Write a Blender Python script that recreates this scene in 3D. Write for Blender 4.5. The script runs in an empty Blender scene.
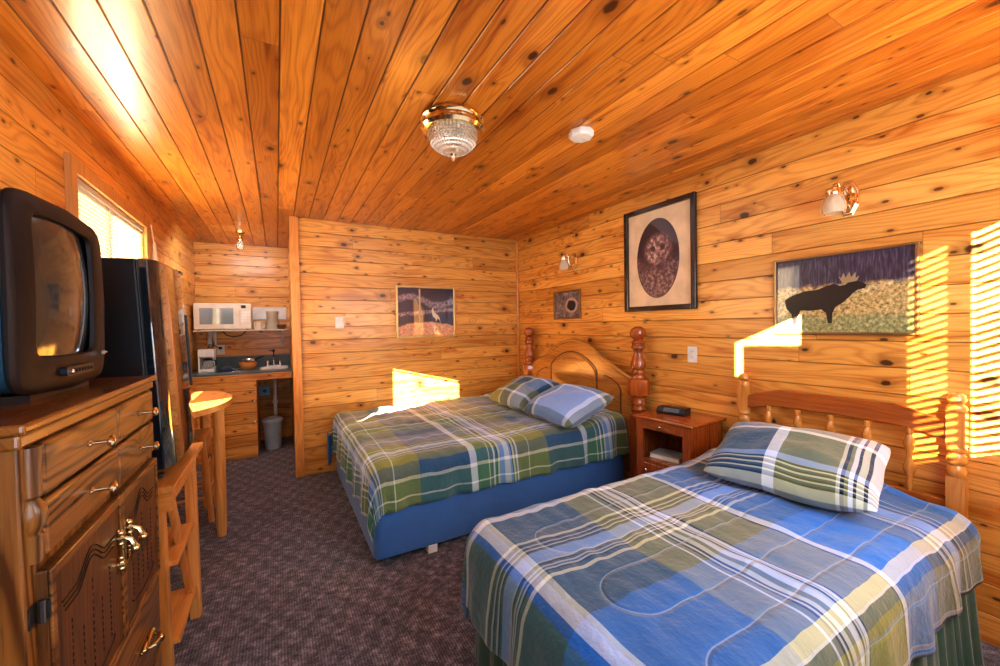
import bpy, math, random
from math import sin, cos, pi, radians, sqrt, exp
from mathutils import Vector, Matrix, noise as mnoise
random.seed(4)
SC = bpy.context.scene
COL = SC.collection
XL, XR, YB, YF, YA, HC = -0.82, 2.594, 4.139, -0.35, 5.77, 2.42   # room planes
XP = 0.125                                                         # end of the partition

# ---------------------------------------------------------------- camera
f_px = 396.2
yaw, pt, rl = radians(29.38), radians(-1.05), radians(0.96)
r0 = Vector((cos(yaw), -sin(yaw), 0)); fw = Vector((sin(yaw)*cos(pt), cos(yaw)*cos(pt), sin(pt)))
u0 = Vector((-sin(yaw)*sin(pt), -cos(yaw)*sin(pt), cos(pt)))
Rv = r0*cos(rl) - u0*sin(rl); Uv = r0*sin(rl) + u0*cos(rl)
cam = bpy.data.cameras.new('camera'); cam.sensor_width = 36; cam.lens = f_px/1000*36; cam.clip_start = 0.02
co = bpy.data.objects.new('camera', cam); COL.objects.link(co)
M = Matrix.Identity(4)
for i, v in enumerate((Rv, Uv, -fw)):
    for j in range(3): M[j][i] = v[j]
M.translation = (0, 0, 1.381)
co.matrix_world = M
SC.camera = co

# ---------------------------------------------------------------- node helper
class NT:
    def __init__(s, name, world=False):
        s.m = bpy.data.materials.new(name); s.m.use_nodes = True
        s.t = s.m.node_tree; s.t.nodes.clear()
    def n(s, typ, **kw):
        nd = s.t.nodes.new(typ)
        for k, v in kw.items(): setattr(nd, k, v)
        return nd
    def put(s, sock, v):
        if v is None: return
        if isinstance(v, bpy.types.NodeSocket): s.t.links.new(v, sock)
        else:
            if sock.type == 'RGBA' and len(v) == 3: v = (*v, 1)
            sock.default_value = v
    def math(s, op, a, b=None, c=None, clamp=False):
        nd = s.n('ShaderNodeMath', operation=op, use_clamp=clamp)
        for i, v in enumerate((a, b, c)): s.put(nd.inputs[i], v) if v is not None else None
        return nd.outputs[0]
    def sep(s, v):
        nd = s.n('ShaderNodeSeparateXYZ'); s.put(nd.inputs[0], v); return nd.outputs
    def comb(s, x, y, z=0.0):
        nd = s.n('ShaderNodeCombineXYZ')
        for i, v in enumerate((x, y, z)): s.put(nd.inputs[i], v)
        return nd.outputs[0]
    def white(s, w):
        nd = s.n('ShaderNodeTexWhiteNoise', noise_dimensions='1D'); s.put(nd.inputs['W'], w); return nd.outputs['Value']
    def noise(s, v, scale=1.0, detail=2.0, rough=0.5, out=0):
        nd = s.n('ShaderNodeTexNoise'); s.put(nd.inputs['Vector'], v)
        nd.inputs['Scale'].default_value = scale; nd.inputs['Detail'].default_value = detail; nd.inputs['Roughness'].default_value = rough
        return nd.outputs[out]
    def mix(s, fac, a, b, typ='MIX'):
        nd = s.n('ShaderNodeMix', data_type='RGBA', blend_type=typ)
        s.put(nd.inputs[0], fac); s.put(nd.inputs[6], a); s.put(nd.inputs[7], b); return nd.outputs[2]
    def smooth(s, v, a, b, lo=0.0, hi=1.0):
        nd = s.n('ShaderNodeMapRange', interpolation_type='SMOOTHSTEP')
        s.put(nd.inputs[0], v)
        for i, q in enumerate((a, b, lo, hi)): s.put(nd.inputs[i+1], q)
        return nd.outputs[0]
    def ramp(s, fac, stops, interp='LINEAR'):
        nd = s.n('ShaderNodeValToRGB'); cr = nd.color_ramp; cr.interpolation = interp
        while len(cr.elements) < len(stops): cr.elements.new(0.5)
        for e, (p, c) in zip(cr.elements, sorted(stops, key=lambda q: q[0])):
            e.position = p; e.color = (*c, 1)
        s.put(nd.inputs[0], fac); return nd.outputs[0]
    def bump(s, h, strength=0.3, dist=0.01):
        nd = s.n('ShaderNodeBump'); s.put(nd.inputs['Height'], h)
        nd.inputs['Strength'].default_value = strength; nd.inputs['Distance'].default_value = dist
        return nd.outputs[0]
    def pos(s): return s.n('ShaderNodeNewGeometry').outputs['Position']
    def obj(s): return s.n('ShaderNodeTexCoord').outputs['Object']
    def uv(s): return s.n('ShaderNodeTexCoord').outputs['UV']
    def bsdf(s, color, rough=0.5, metal=0.0, normal=None, coat=0.0, coat_rough=0.05, trans=0.0, ior=1.45, sheen=0.0, spec=0.5, emis=None, es=0.0):
        b = s.n('ShaderNodeBsdfPrincipled')
        s.put(b.inputs['Base Color'], color); s.put(b.inputs['Roughness'], rough); s.put(b.inputs['Metallic'], metal)
        s.put(b.inputs['IOR'], ior); s.put(b.inputs['Coat Weight'], coat); s.put(b.inputs['Coat Roughness'], coat_rough)
        s.put(b.inputs['Transmission Weight'], trans); s.put(b.inputs['Sheen Weight'], sheen); s.put(b.inputs['Specular IOR Level'], spec)
        if normal is not None: s.put(b.inputs['Normal'], normal)
        if emis is not None: s.put(b.inputs['Emission Color'], emis); s.put(b.inputs['Emission Strength'], es)
        s.out(b.outputs[0]); return b
    def out(s, sh):
        o = s.n('ShaderNodeOutputMaterial'); s.t.links.new(sh, o.inputs[0])

def srgb(r, g, b):
    return tuple(((c/255)/12.92 if c/255 <= 0.04045 else (((c/255)+0.055)/1.055)**2.4) for c in (r, g, b))

def wood(name, light, dark, along, across, w=None, c0=0.0, world=False, knots=1.0, rough=0.35, coat=0.25, var=0.35, kscale=3.2, ring=55.0, gaps=False, gapk=.82, seglen=3.1, gk=.40):
    """planed pine or oak, grain running along one axis, boards of width w laid across another"""
    T = NT(name)
    S = T.sep(T.pos() if world else T.obj()); ax = {'X': 0, 'Y': 1, 'Z': 2}
    l, c = S[ax[along]], S[ax[across]]; third = S[3-ax[along]-ax[across]]
    if w:
        q = T.math('DIVIDE', T.math('SUBTRACT', c, c0), w)
        i = T.math('FLOOR', T.math('ADD', q, 0.0)); fr = T.math('FRACT', q)
        r = T.white(T.math('ADD', i, 0.37))
        l2 = T.math('MULTIPLY_ADD', r, 37.3, l)
        seg = T.math('FLOOR', T.math('DIVIDE', l2, seglen))
        r2 = T.white(T.math('ADD', T.math('MULTIPLY', i, 7.31), T.math('MULTIPLY', seg, 3.17)))
        off = T.math('MULTIPLY', r2, 11.7)
    else:
        l2 = l; off = 0.0; r2 = 0.5; fr = None
    cc = T.math('ADD', T.math('ADD', c, off), T.math('MULTIPLY', third, 0.61))
    V2 = T.comb(T.math('MULTIPLY', l2, kscale*0.62), T.math('MULTIPLY', cc, kscale), 0.0)
    vo = T.n('ShaderNodeTexVoronoi', voronoi_dimensions='2D', feature='F1'); T.put(vo.inputs['Vector'], V2); vo.inputs['Scale'].default_value = 1.0
    vo.inputs['Randomness'].default_value = 0.95
    d = vo.outputs['Distance']; vc = T.sep(vo.outputs['Color'])[0]
    thr = T.math('MULTIPLY_ADD', vc, 0.062, 0.008)
    wob = T.noise(T.comb(T.math('MULTIPLY', l2, 40.0), T.math('MULTIPLY', cc, 40.0), 0.0), 1.0, 1.0)
    dd = T.math('ADD', d, T.math('MULTIPLY', T.math('SUBTRACT', wob, 0.5), 0.03))
    km = T.math('SUBTRACT', 1.0, T.smooth(T.math('DIVIDE', dd, thr), 0.62, 1.15))
    halo = T.math('SUBTRACT', 1.0, T.smooth(T.math('DIVIDE', d, thr), 0.9, 3.4))
    swirl = T.math('DIVIDE', 0.55, T.math('ADD', d, 0.10))
    big = T.noise(T.comb(T.math('MULTIPLY', l2, 0.9), T.math('MULTIPLY', cc, 7.0), 3.1), 1.0, 2.0)
    ph = T.math('ADD', T.math('MULTIPLY', cc, ring), T.math('ADD', T.math('MULTIPLY', big, 22.0), swirl))
    g = T.math('MULTIPLY_ADD', T.math('SINE', T.math('MULTIPLY', ph, 3.0)), 0.5, 0.5)
    g = T.math('POWER', g, 2.5)
    fib = T.noise(T.comb(T.math('MULTIPLY', l2, 5.0), T.math('MULTIPLY', cc, 190.0), 0.0), 1.0, 2.0)
    fac = T.math('ADD', T.math('MULTIPLY', g, gk), T.math('MULTIPLY', T.smooth(fib, 0.42, 0.75), 0.35))
    big2 = T.noise(T.comb(T.math('MULTIPLY', l2, 1.3), T.math('MULTIPLY', cc, 13.0), 9.0), 1.0, 3.0)
    fac = T.math('ADD', fac, T.math('MULTIPLY', T.smooth(big2, 0.48, 0.72), 0.62), clamp=True)
    colr = T.mix(fac, light, dark)
    colr = T.mix(T.math('MULTIPLY', halo, 0.5*knots), colr, tuple(q*0.55 for q in dark))
    if w:
        tone = T.math('MULTIPLY_ADD', r2, var, 1.0-var*0.6)
        colr = T.mix(1.0, colr, T.comb(tone, T.math('POWER', tone, 1.25), T.math('POWER', tone, 1.7)), 'MULTIPLY')
    colr = T.mix(T.math('MULTIPLY', km, 0.93*knots), colr, (0.045, 0.012, 0.004))
    if fr is not None and gaps:
        e = T.math('MINIMUM', fr, T.math('SUBTRACT', 1.0, fr))
        gm = T.math('SUBTRACT', 1.0, T.smooth(T.math('MULTIPLY', e, w), 0.0012, 0.0042))
        colr = T.mix(T.math('MULTIPLY', gm, gapk), colr, (0.05, 0.014, 0.003))  # dark seam lines painted in to strengthen the groove shade
        sf = T.math('FRACT', T.math('DIVIDE', l2, seglen)); se = T.math('SUBTRACT', 1.0, T.smooth(T.math('MULTIPLY', T.math('MINIMUM', sf, T.math('SUBTRACT', 1.0, sf)), seglen), 0.0008, 0.003))
        colr = T.mix(T.math('MULTIPLY', se, 0.4), colr, (0.07, 0.02, 0.005))
    if knots > .6:
        vo2 = T.n('ShaderNodeTexVoronoi', voronoi_dimensions='2D', feature='F1'); T.put(vo2.inputs['Vector'], T.comb(T.math('MULTIPLY', l2, kscale*1.5), T.math('MULTIPLY', cc, kscale*3.1), 0.0)); vo2.inputs['Scale'].default_value = 1.0
        v2c = T.sep(vo2.outputs['Color'])[1]; th2 = T.math('MULTIPLY', T.math('MAXIMUM', T.math('SUBTRACT', v2c, 0.45), 0.0), 0.15)
        k2 = T.math('SUBTRACT', 1.0, T.smooth(T.math('SUBTRACT', vo2.outputs['Distance'], th2), -0.02, 0.012))
        k2h = T.math('SUBTRACT', 1.0, T.smooth(T.math('SUBTRACT', vo2.outputs['Distance'], th2), 0.0, 0.14))
        act = T.math('GREATER_THAN', v2c, 0.64)
        colr = T.mix(T.math('MULTIPLY', T.math('MULTIPLY', k2h, act), 0.38), colr, tuple(q*0.5 for q in dark))
        colr = T.mix(T.math('MULTIPLY', T.math('MULTIPLY', k2, act), 0.85), colr, (0.06, 0.016, 0.005))
    nb = T.bump(T.math('ADD', T.math('MULTIPLY', fib, 0.4), T.math('MULTIPLY', big2, 0.5)), 0.16, 0.006)
    T.bsdf(colr, T.math('MULTIPLY_ADD', fib, 0.15, rough-0.05), normal=nb, coat=coat, coat_rough=0.16)
    return T.m

def plain(name, col, rough=0.5, metal=0.0, coat=0.0, bumpscale=None, bs=0.2, **kw):
    T = NT(name); nb = None
    v = T.noise(T.obj(), 9.0, 3.0)
    c = T.mix(T.smooth(v, 0.3, 0.7), tuple(q*0.9 for q in col), tuple(min(1, q*1.08) for q in col))
    if bumpscale: nb = T.bump(T.noise(T.obj(), bumpscale, 3.0), bs, 0.002)
    T.bsdf(c, rough, metal, normal=nb, coat=coat, **kw); return T.m

P_L, P_D = (0.86, 0.44, 0.105), (0.50, 0.16, 0.020)
CL, CD = (0.72, 0.275, 0.036), (0.34, 0.080, 0.008)
CW = 0.1295
m_wallY = wood('pine_wall_along_y', P_L, P_D, 'Y', 'Z', w=HC/19, world=True, gaps=True, gapk=.5)
m_wallX = wood('pine_wall_along_x', P_L, P_D, 'X', 'Z', w=HC/19, world=True, gaps=True, seglen=3.6, gapk=.5)
m_ceil = wood('pine_ceiling', CL, CD, 'Y', 'X', w=0.1248, c0=0.034, world=True, gaps=True, rough=0.3, coat=0.35, var=0.5)
m_trimZ = wood('pine_trim_upright', (0.80, 0.36, 0.09), (0.58, 0.20, 0.035), 'Z', 'X', world=True, knots=0.3)
m_pineZ = wood('pine_upright', (0.76, 0.36, 0.10), (0.55, 0.20, 0.04), 'Z', 'X', knots=0.5)
m_pineY = wood('pine_level', (0.76, 0.34, 0.085), (0.52, 0.18, 0.03), 'Y', 'X', knots=0.4)
m_pineX = wood('pine_cross', (0.76, 0.34, 0.09), (0.52, 0.18, 0.03), 'X', 'Z', knots=0.4)
m_oakZ = wood('oak_upright', (0.27, 0.115, 0.024), (0.060, 0.020, 0.004), 'Z', 'Y', knots=0.25, ring=60, rough=0.34, gk=.85)
m_oakY = wood('oak_level', (0.27, 0.115, 0.024), (0.060, 0.020, 0.004), 'Y', 'Z', knots=0.25, ring=60, rough=0.34, gk=.85)
m_oakTop = wood('oak_top', (0.24, 0.092, 0.018), (0.08, 0.026, 0.004), 'Y', 'X', knots=0.15, ring=70, rough=0.22, coat=0.5)
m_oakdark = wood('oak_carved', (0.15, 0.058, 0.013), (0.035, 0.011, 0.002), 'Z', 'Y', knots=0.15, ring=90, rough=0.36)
m_groove = plain('carved_shadow_stain', (0.02, 0.006, 0.002), 0.6)
m_cherry = wood('cherry_stain', (0.36, 0.09, 0.014), (0.20, 0.042, 0.007), 'Y', 'X', knots=0.0, rough=0.22, coat=0.5)
m_cherryZ = wood('cherry_stain_upright', (0.34, 0.085, 0.014), (0.19, 0.04, 0.007), 'Z', 'Y', knots=0.0, rough=0.25, coat=0.4)
m_post = wood('stained_post', (0.46, 0.12, 0.02), (0.27, 0.06, 0.01), 'Z', 'Y', knots=0.0, rough=0.2, coat=0.6)
m_hbarch = wood('honey_headboard', (0.56, 0.24, 0.05), (0.34, 0.12, 0.02), 'Y', 'Z', knots=0.0, ring=35, rough=0.2, coat=0.55)
m_maple = wood('honey_maple', (0.66, 0.29, 0.065), (0.48, 0.17, 0.03), 'Z', 'Y', knots=0.0, rough=0.22, coat=0.5)
m_rail = wood('red_brown_rail', (0.40, 0.115, 0.022), (0.26, 0.06, 0.012), 'Y', 'Z', knots=0.0, rough=0.25, coat=0.5)
m_brass = plain('polished_brass', (0.90, 0.72, 0.46), 0.12, 1.0)
m_agedbrass = plain('aged_brass', (0.62, 0.45, 0.22), 0.22, 1.0)
m_chrome = plain('chrome', (0.8, 0.8, 0.8), 0.12, 1.0)
m_iron = plain('dark_iron', (0.12, 0.12, 0.12), 0.35, 0.9)
m_black = plain('black_plastic', (0.012, 0.013, 0.016), 0.35)
m_gloss = plain('glossy_black', (0.012, 0.018, 0.026), 0.055, coat=1.0, spec=1.0)
m_fside = plain('fridge_side_black', (0.004, 0.004, 0.005), 0.45, bumpscale=400, bs=0.2)
m_tvside = plain('tv_side_plastic', (0.012, 0.062, 0.10), 0.42, bumpscale=500, bs=0.15)  # dark plastic with its bluish reflection put into the colour
m_tv = plain('tv_bezel_plastic', (0.011, 0.008, 0.009), 0.5, spec=0.3, bumpscale=500, bs=0.1)
m_screen = plain('tv_screen_glass', (0.05, 0.044, 0.036), 0.09, coat=0.0, spec=0.75)
m_white = plain('white_plastic', (0.78, 0.75, 0.68), 0.4)
m_cream = plain('cream_enamel', (0.74, 0.62, 0.47), 0.35)
m_binmat = plain('pale_blue_plastic', (0.42, 0.52, 0.60), 0.45)
m_teal = plain('blue_grey_laminate', (0.11, 0.16, 0.17), 0.3)
m_pipe = plain('white_pipe', (0.72, 0.76, 0.78), 0.4)
m_bluebox = plain('pale_blue_box', (0.35, 0.58, 0.75), 0.4)
m_dark_inside = plain('dark_inside', (0.03, 0.012, 0.006), 0.6)

def carpet_mat():
    T = NT('carpet_weave')
    p = T.pos(); S = T.sep(p)
    n1 = T.noise(p, 230.0, 2.0, 0.7); n2 = T.noise(p, 38.0, 2.0, 0.6); n3 = T.noise(p, 2.5, 2.0)
    # small woven basket pattern, rows running with the room
    bx = T.math('MULTIPLY', S[0], 1/0.125); by = T.math('MULTIPLY', S[1], 1/0.10)
    row = T.math('FLOOR', by); bx2 = T.math('ADD', bx, T.math('MULTIPLY', T.math('MODULO', row, 2.0), 0.5))
    e = T.math('MULTIPLY', T.math('SINE', T.math('MULTIPLY', bx2, 2*pi)), T.math('SINE', T.math('MULTIPLY', by, 2*pi)))
    rib = T.math('SINE', T.math('MULTIPLY', S[0], 2*pi/0.012))
    v = T.math('ADD', T.math('MULTIPLY', e, 0.07), T.math('ADD', T.math('MULTIPLY', n1, 0.75), T.math('MULTIPLY', n2, 0.55)))
    v = T.math('ADD', v, T.math('MULTIPLY', rib, 0.05)); v = T.math('ADD', v, T.math('MULTIPLY', n3, 0.12))
    c = T.ramp(T.smooth(v, 0.42, 1.02), [(0.0, (0.014, 0.011, 0.015)), (0.4, (0.078, 0.063, 0.078)), (0.72, (0.21, 0.175, 0.20)), (1.0, (0.52, 0.47, 0.50))])
    nb = T.bump(v, 0.8, 0.012)
    T.bsdf(c, 0.95, normal=nb, sheen=0.3, spec=0.1); return T.m
m_carpet = carpet_mat()

# plaid: the colours of two yarn sequences, averaged where they cross
SL = (0.036, 0.105, 0.205); BL = (0.026, 0.19, 0.68); PW = (0.25, 0.43, 0.88); OL = (0.23, 0.25, 0.070); CR = (0.68, 0.74, 0.60)
WH = (0.78, 0.88, 1.0); NV = (0.0, 0.004, 0.012); GR = (0.075, 0.20, 0.12); LV = (0.20, 0.23, 0.42)
def plaid(name, su, sv, lu, lv, pu=None, pv=None, gain=1.0, quilt=0.0):
    """su and sv list (start in metres, colour); pu and pv are the repeat lengths"""
    T = NT(name); S = T.sep(T.uv())
    def chan(x, seq, lo, period, span):
        q = T.math('SUBTRACT', x, lo)
        if period: q = T.math('MULTIPLY', T.math('FRACT', T.math('DIVIDE', q, period)), period)
        q = T.math('DIVIDE', q, span)
        half = len(seq)//2
        if len(seq) <= 31:
            return T.ramp(q, [(max(0, (a-lo)/span), c) for a, c in seq], 'CONSTANT')
        A = T.ramp(q, [(max(0, (a-lo)/span), c) for a, c in seq[:half+1]], 'CONSTANT')
        B = T.ramp(q, [(0.0, seq[half][1])] + [((a-lo)/span, c) for a, c in seq[half:]][1:], 'CONSTANT')
        return T.mix(T.math('GREATER_THAN', q, (seq[half][0]-lo)/span), A, B)
    a = chan(S[0], su, lu[0], pu, lu[1]-lu[0]); b = chan(S[1], sv, lv[0], pv, lv[1]-lv[0])
    c = T.mix(1.0, T.mix(0.5, a, b), (.86, .87, .88), 'MULTIPLY')
    tw = T.math('SINE', T.math('MULTIPLY', T.math('ADD', S[0], S[1]), 2*pi/0.0035))
    c = T.mix(T.math('MULTIPLY_ADD', tw, 0.06, 0.06), c, (0.9*gain, 0.9*gain, 0.92*gain), 'MULTIPLY')
    wr = T.noise(T.comb(T.math('MULTIPLY', S[0], 7.0), T.math('MULTIPLY', S[1], 7.0), 0.0), 1.0, 4.0, 0.6)
    wr2 = T.noise(T.comb(T.math('MULTIPLY', S[0], 30.0), T.math('MULTIPLY', S[1], 14.0), 2.0), 1.0, 3.0, 0.6)
    hgt = T.math('ADD', wr, T.math('MULTIPLY', wr2, 0.35))
    if quilt:
        vm = T.math('SUBTRACT', T.math('MULTIPLY', T.math('FRACT', T.math('DIVIDE', T.math('SUBTRACT', S[1], quilt), 0.34)), 0.34), 0.17)
        du_ = T.math('MAXIMUM', T.math('SUBTRACT', 0.90, S[0]), 0.0)
        ds = T.math('ABSOLUTE', T.math('SUBTRACT', T.math('SQRT', T.math('ADD', T.math('MULTIPLY', du_, du_), T.math('MULTIPLY', vm, vm))), 0.10))
        sm = T.math('SUBTRACT', 1.0, T.smooth(ds, 0.0, 0.014))
        hgt = T.math('SUBTRACT', hgt, T.math('MULTIPLY', sm, 0.3))
        c = T.mix(T.math('MULTIPLY', T.math('SUBTRACT', 1.0, T.smooth(ds, 0.0, 0.004)), 0.35), c, (.5, .6, .72))
    nb = T.bump(hgt, 0.6, 0.03)
    T.bsdf(c, 0.8, normal=nb, sheen=0.25, spec=0.2); return T.m

def cluster(x0, x1, base, mid, n=6):
    """fine dark and pale threads either side of a plain middle band"""
    out = []; w = x1-x0; t = w*0.34/n
    for side in (0, 1):
        s = x0 if side == 0 else x1-w*0.34
        for k in range(n):
            out.append((s+k*t, (NV, (.50, .58, .66), base)[k % 3] if side == 0 else (base, NV, (.50, .58, .66))[k % 3]))
        if side == 0: out.append((x0+w*0.34, mid))
    return out
su2 = [(0.28, BL), (0.30, WH), (0.315, GR), (0.62, BL), (0.655, WH), (0.695, CR), (0.71, SL), (1.07, OL)] + \
      [(1.205, WH), (1.215, OL), (1.228, NV), (1.236, CR), (1.25, NV), (1.258, CR), (1.275, NV), (1.282, OL), (1.295, WH), (1.318, CR), (1.33, NV), (1.338, CR), (1.348, NV), (1.355, WH), (1.366, NV), (1.374, OL), (1.605, NV), (1.612, WH), (1.642, BL), (1.90, SL)] + \
      cluster(2.02, 2.26, SL, PW, 6) + [(2.26, SL), (2.40, BL)]
sv2 = [(-0.1, BL), (0.16, OL), (0.19, CR), (0.20, NV), (0.208, OL), (0.22, NV), (0.228, CR), (0.245, OL), (0.41, SL), (0.445, WH), (0.455, CR), (0.488, BL), (0.80, SL), (0.972, CR), (0.99, SL)] + \
      cluster(1.0, 1.165, SL, PW, 8) + [(1.165, SL), (1.173, CR), (1.19, SL), (1.375, WH), (1.40, PW), (1.418, LV), (1.49, SL), (1.62, BL)]
m_plaid2 = plaid('plaid_comforter_blue', su2, sv2, (0.2, 2.7), (-0.1, 1.8), quilt=0.643)
seq1 = [(0.0, WH), (0.045, GR), (0.13, CR), (0.138, GR), (0.16, NV), (0.166, WH), (0.18, GR), (0.195, NV), (0.2, CR), (0.215, PW), (0.25, WH), (0.285, PW), (0.30, NV), (0.306, CR), (0.32, OL), (0.335, WH), (0.35, OL),
        (0.44, CR), (0.45, OL), (0.60, SL), (0.90, SL)]
sv1 = [(0.0, CR), (0.02, SL), (0.10, OL), (0.19, CR), (0.2, OL), (0.22, NV), (0.226, WH), (0.24, OL), (0.255, PW), (0.275, WH), (0.30, CR), (0.32, NV), (0.33, OL), (0.345, WH), (0.355, OL), (0.42, LV), (0.50, CR), (0.515, LV), (0.6, SL), (0.74, GR), (0.80, CR), (0.81, GR)]
m_plaid1 = plaid('plaid_comforter_green', seq1, sv1, (0.10, 1.0), (2.33-0.9, 2.33), 0.93, 0.9) if False else plaid('plaid_comforter_green', [(a+0.12, c) for a, c in seq1], [(a+1.30, c) for a, c in sv1], (0.12, 1.05), (1.30, 2.20), 0.93, 0.90)
pil = [(0.0, SL), (0.07, SL), (0.20, WH), (0.235, OL), (0.40, CR), (0.41, NV), (0.418, OL), (0.428, WH), (0.44, NV), (0.448, CR), (0.465, NV), (0.475, WH)]
pilv = [(0.0, CR), (0.02, NV), (0.027, SL), (0.034, CR), (0.041, NV), (0.048, SL), (0.055, CR), (0.062, NV), (0.07, SL), (0.078, CR), (0.085, NV), (0.095, PW), (0.13, SL), (0.33, WH), (0.352, LV)]
m_pil2 = plaid('plaid_pillow_blue', pil, pilv, (0.0, 0.5), (0.0, 0.48), gain=1.0)
m_pil1 = plaid('plaid_pillow_periwinkle', [(0.0, CR), (0.02, GR), (0.05, SL), (0.14, WH), (0.165, PW), (0.45, WH), (0.475, OL)], [(0.0, SL), (0.05, PW), (0.36, WH), (0.385, SL), (0.43, LV)], (0.0, 0.56), (0.0, 0.48))
m_pil1b = plaid('plaid_pillow_olive', [(0.0, OL), (0.16, CR), (0.18, SL), (0.29, WH), (0.32, PW), (0.45, SL)], [(0.0, OL), (0.09, WH), (0.115, OL), (0.22, SL), (0.36, WH), (0.385, SL)], (0.0, 0.56), (0.0, 0.48))

def cloth(name, col, sc=14.0, dist=0.02):
    T = NT(name); p = T.obj()
    c = T.mix(T.smooth(T.noise(p, 3.0, 3.0), 0.3, 0.7), tuple(q*0.85 for q in col), col)
    T.bsdf(c, 0.8, normal=T.bump(T.noise(p, sc, 3.0), 0.3, dist), sheen=0.3, spec=0.2); return T.m
m_bluecloth = cloth('blue_fitted_cover', (0.060, 0.17, 0.42), 9.0)
m_greenskirt = cloth('green_ruffled_skirt', (0.055, 0.115, 0.075), 12.0)
m_matt = cloth('mattress_ticking', (0.5, 0.52, 0.55))

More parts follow.
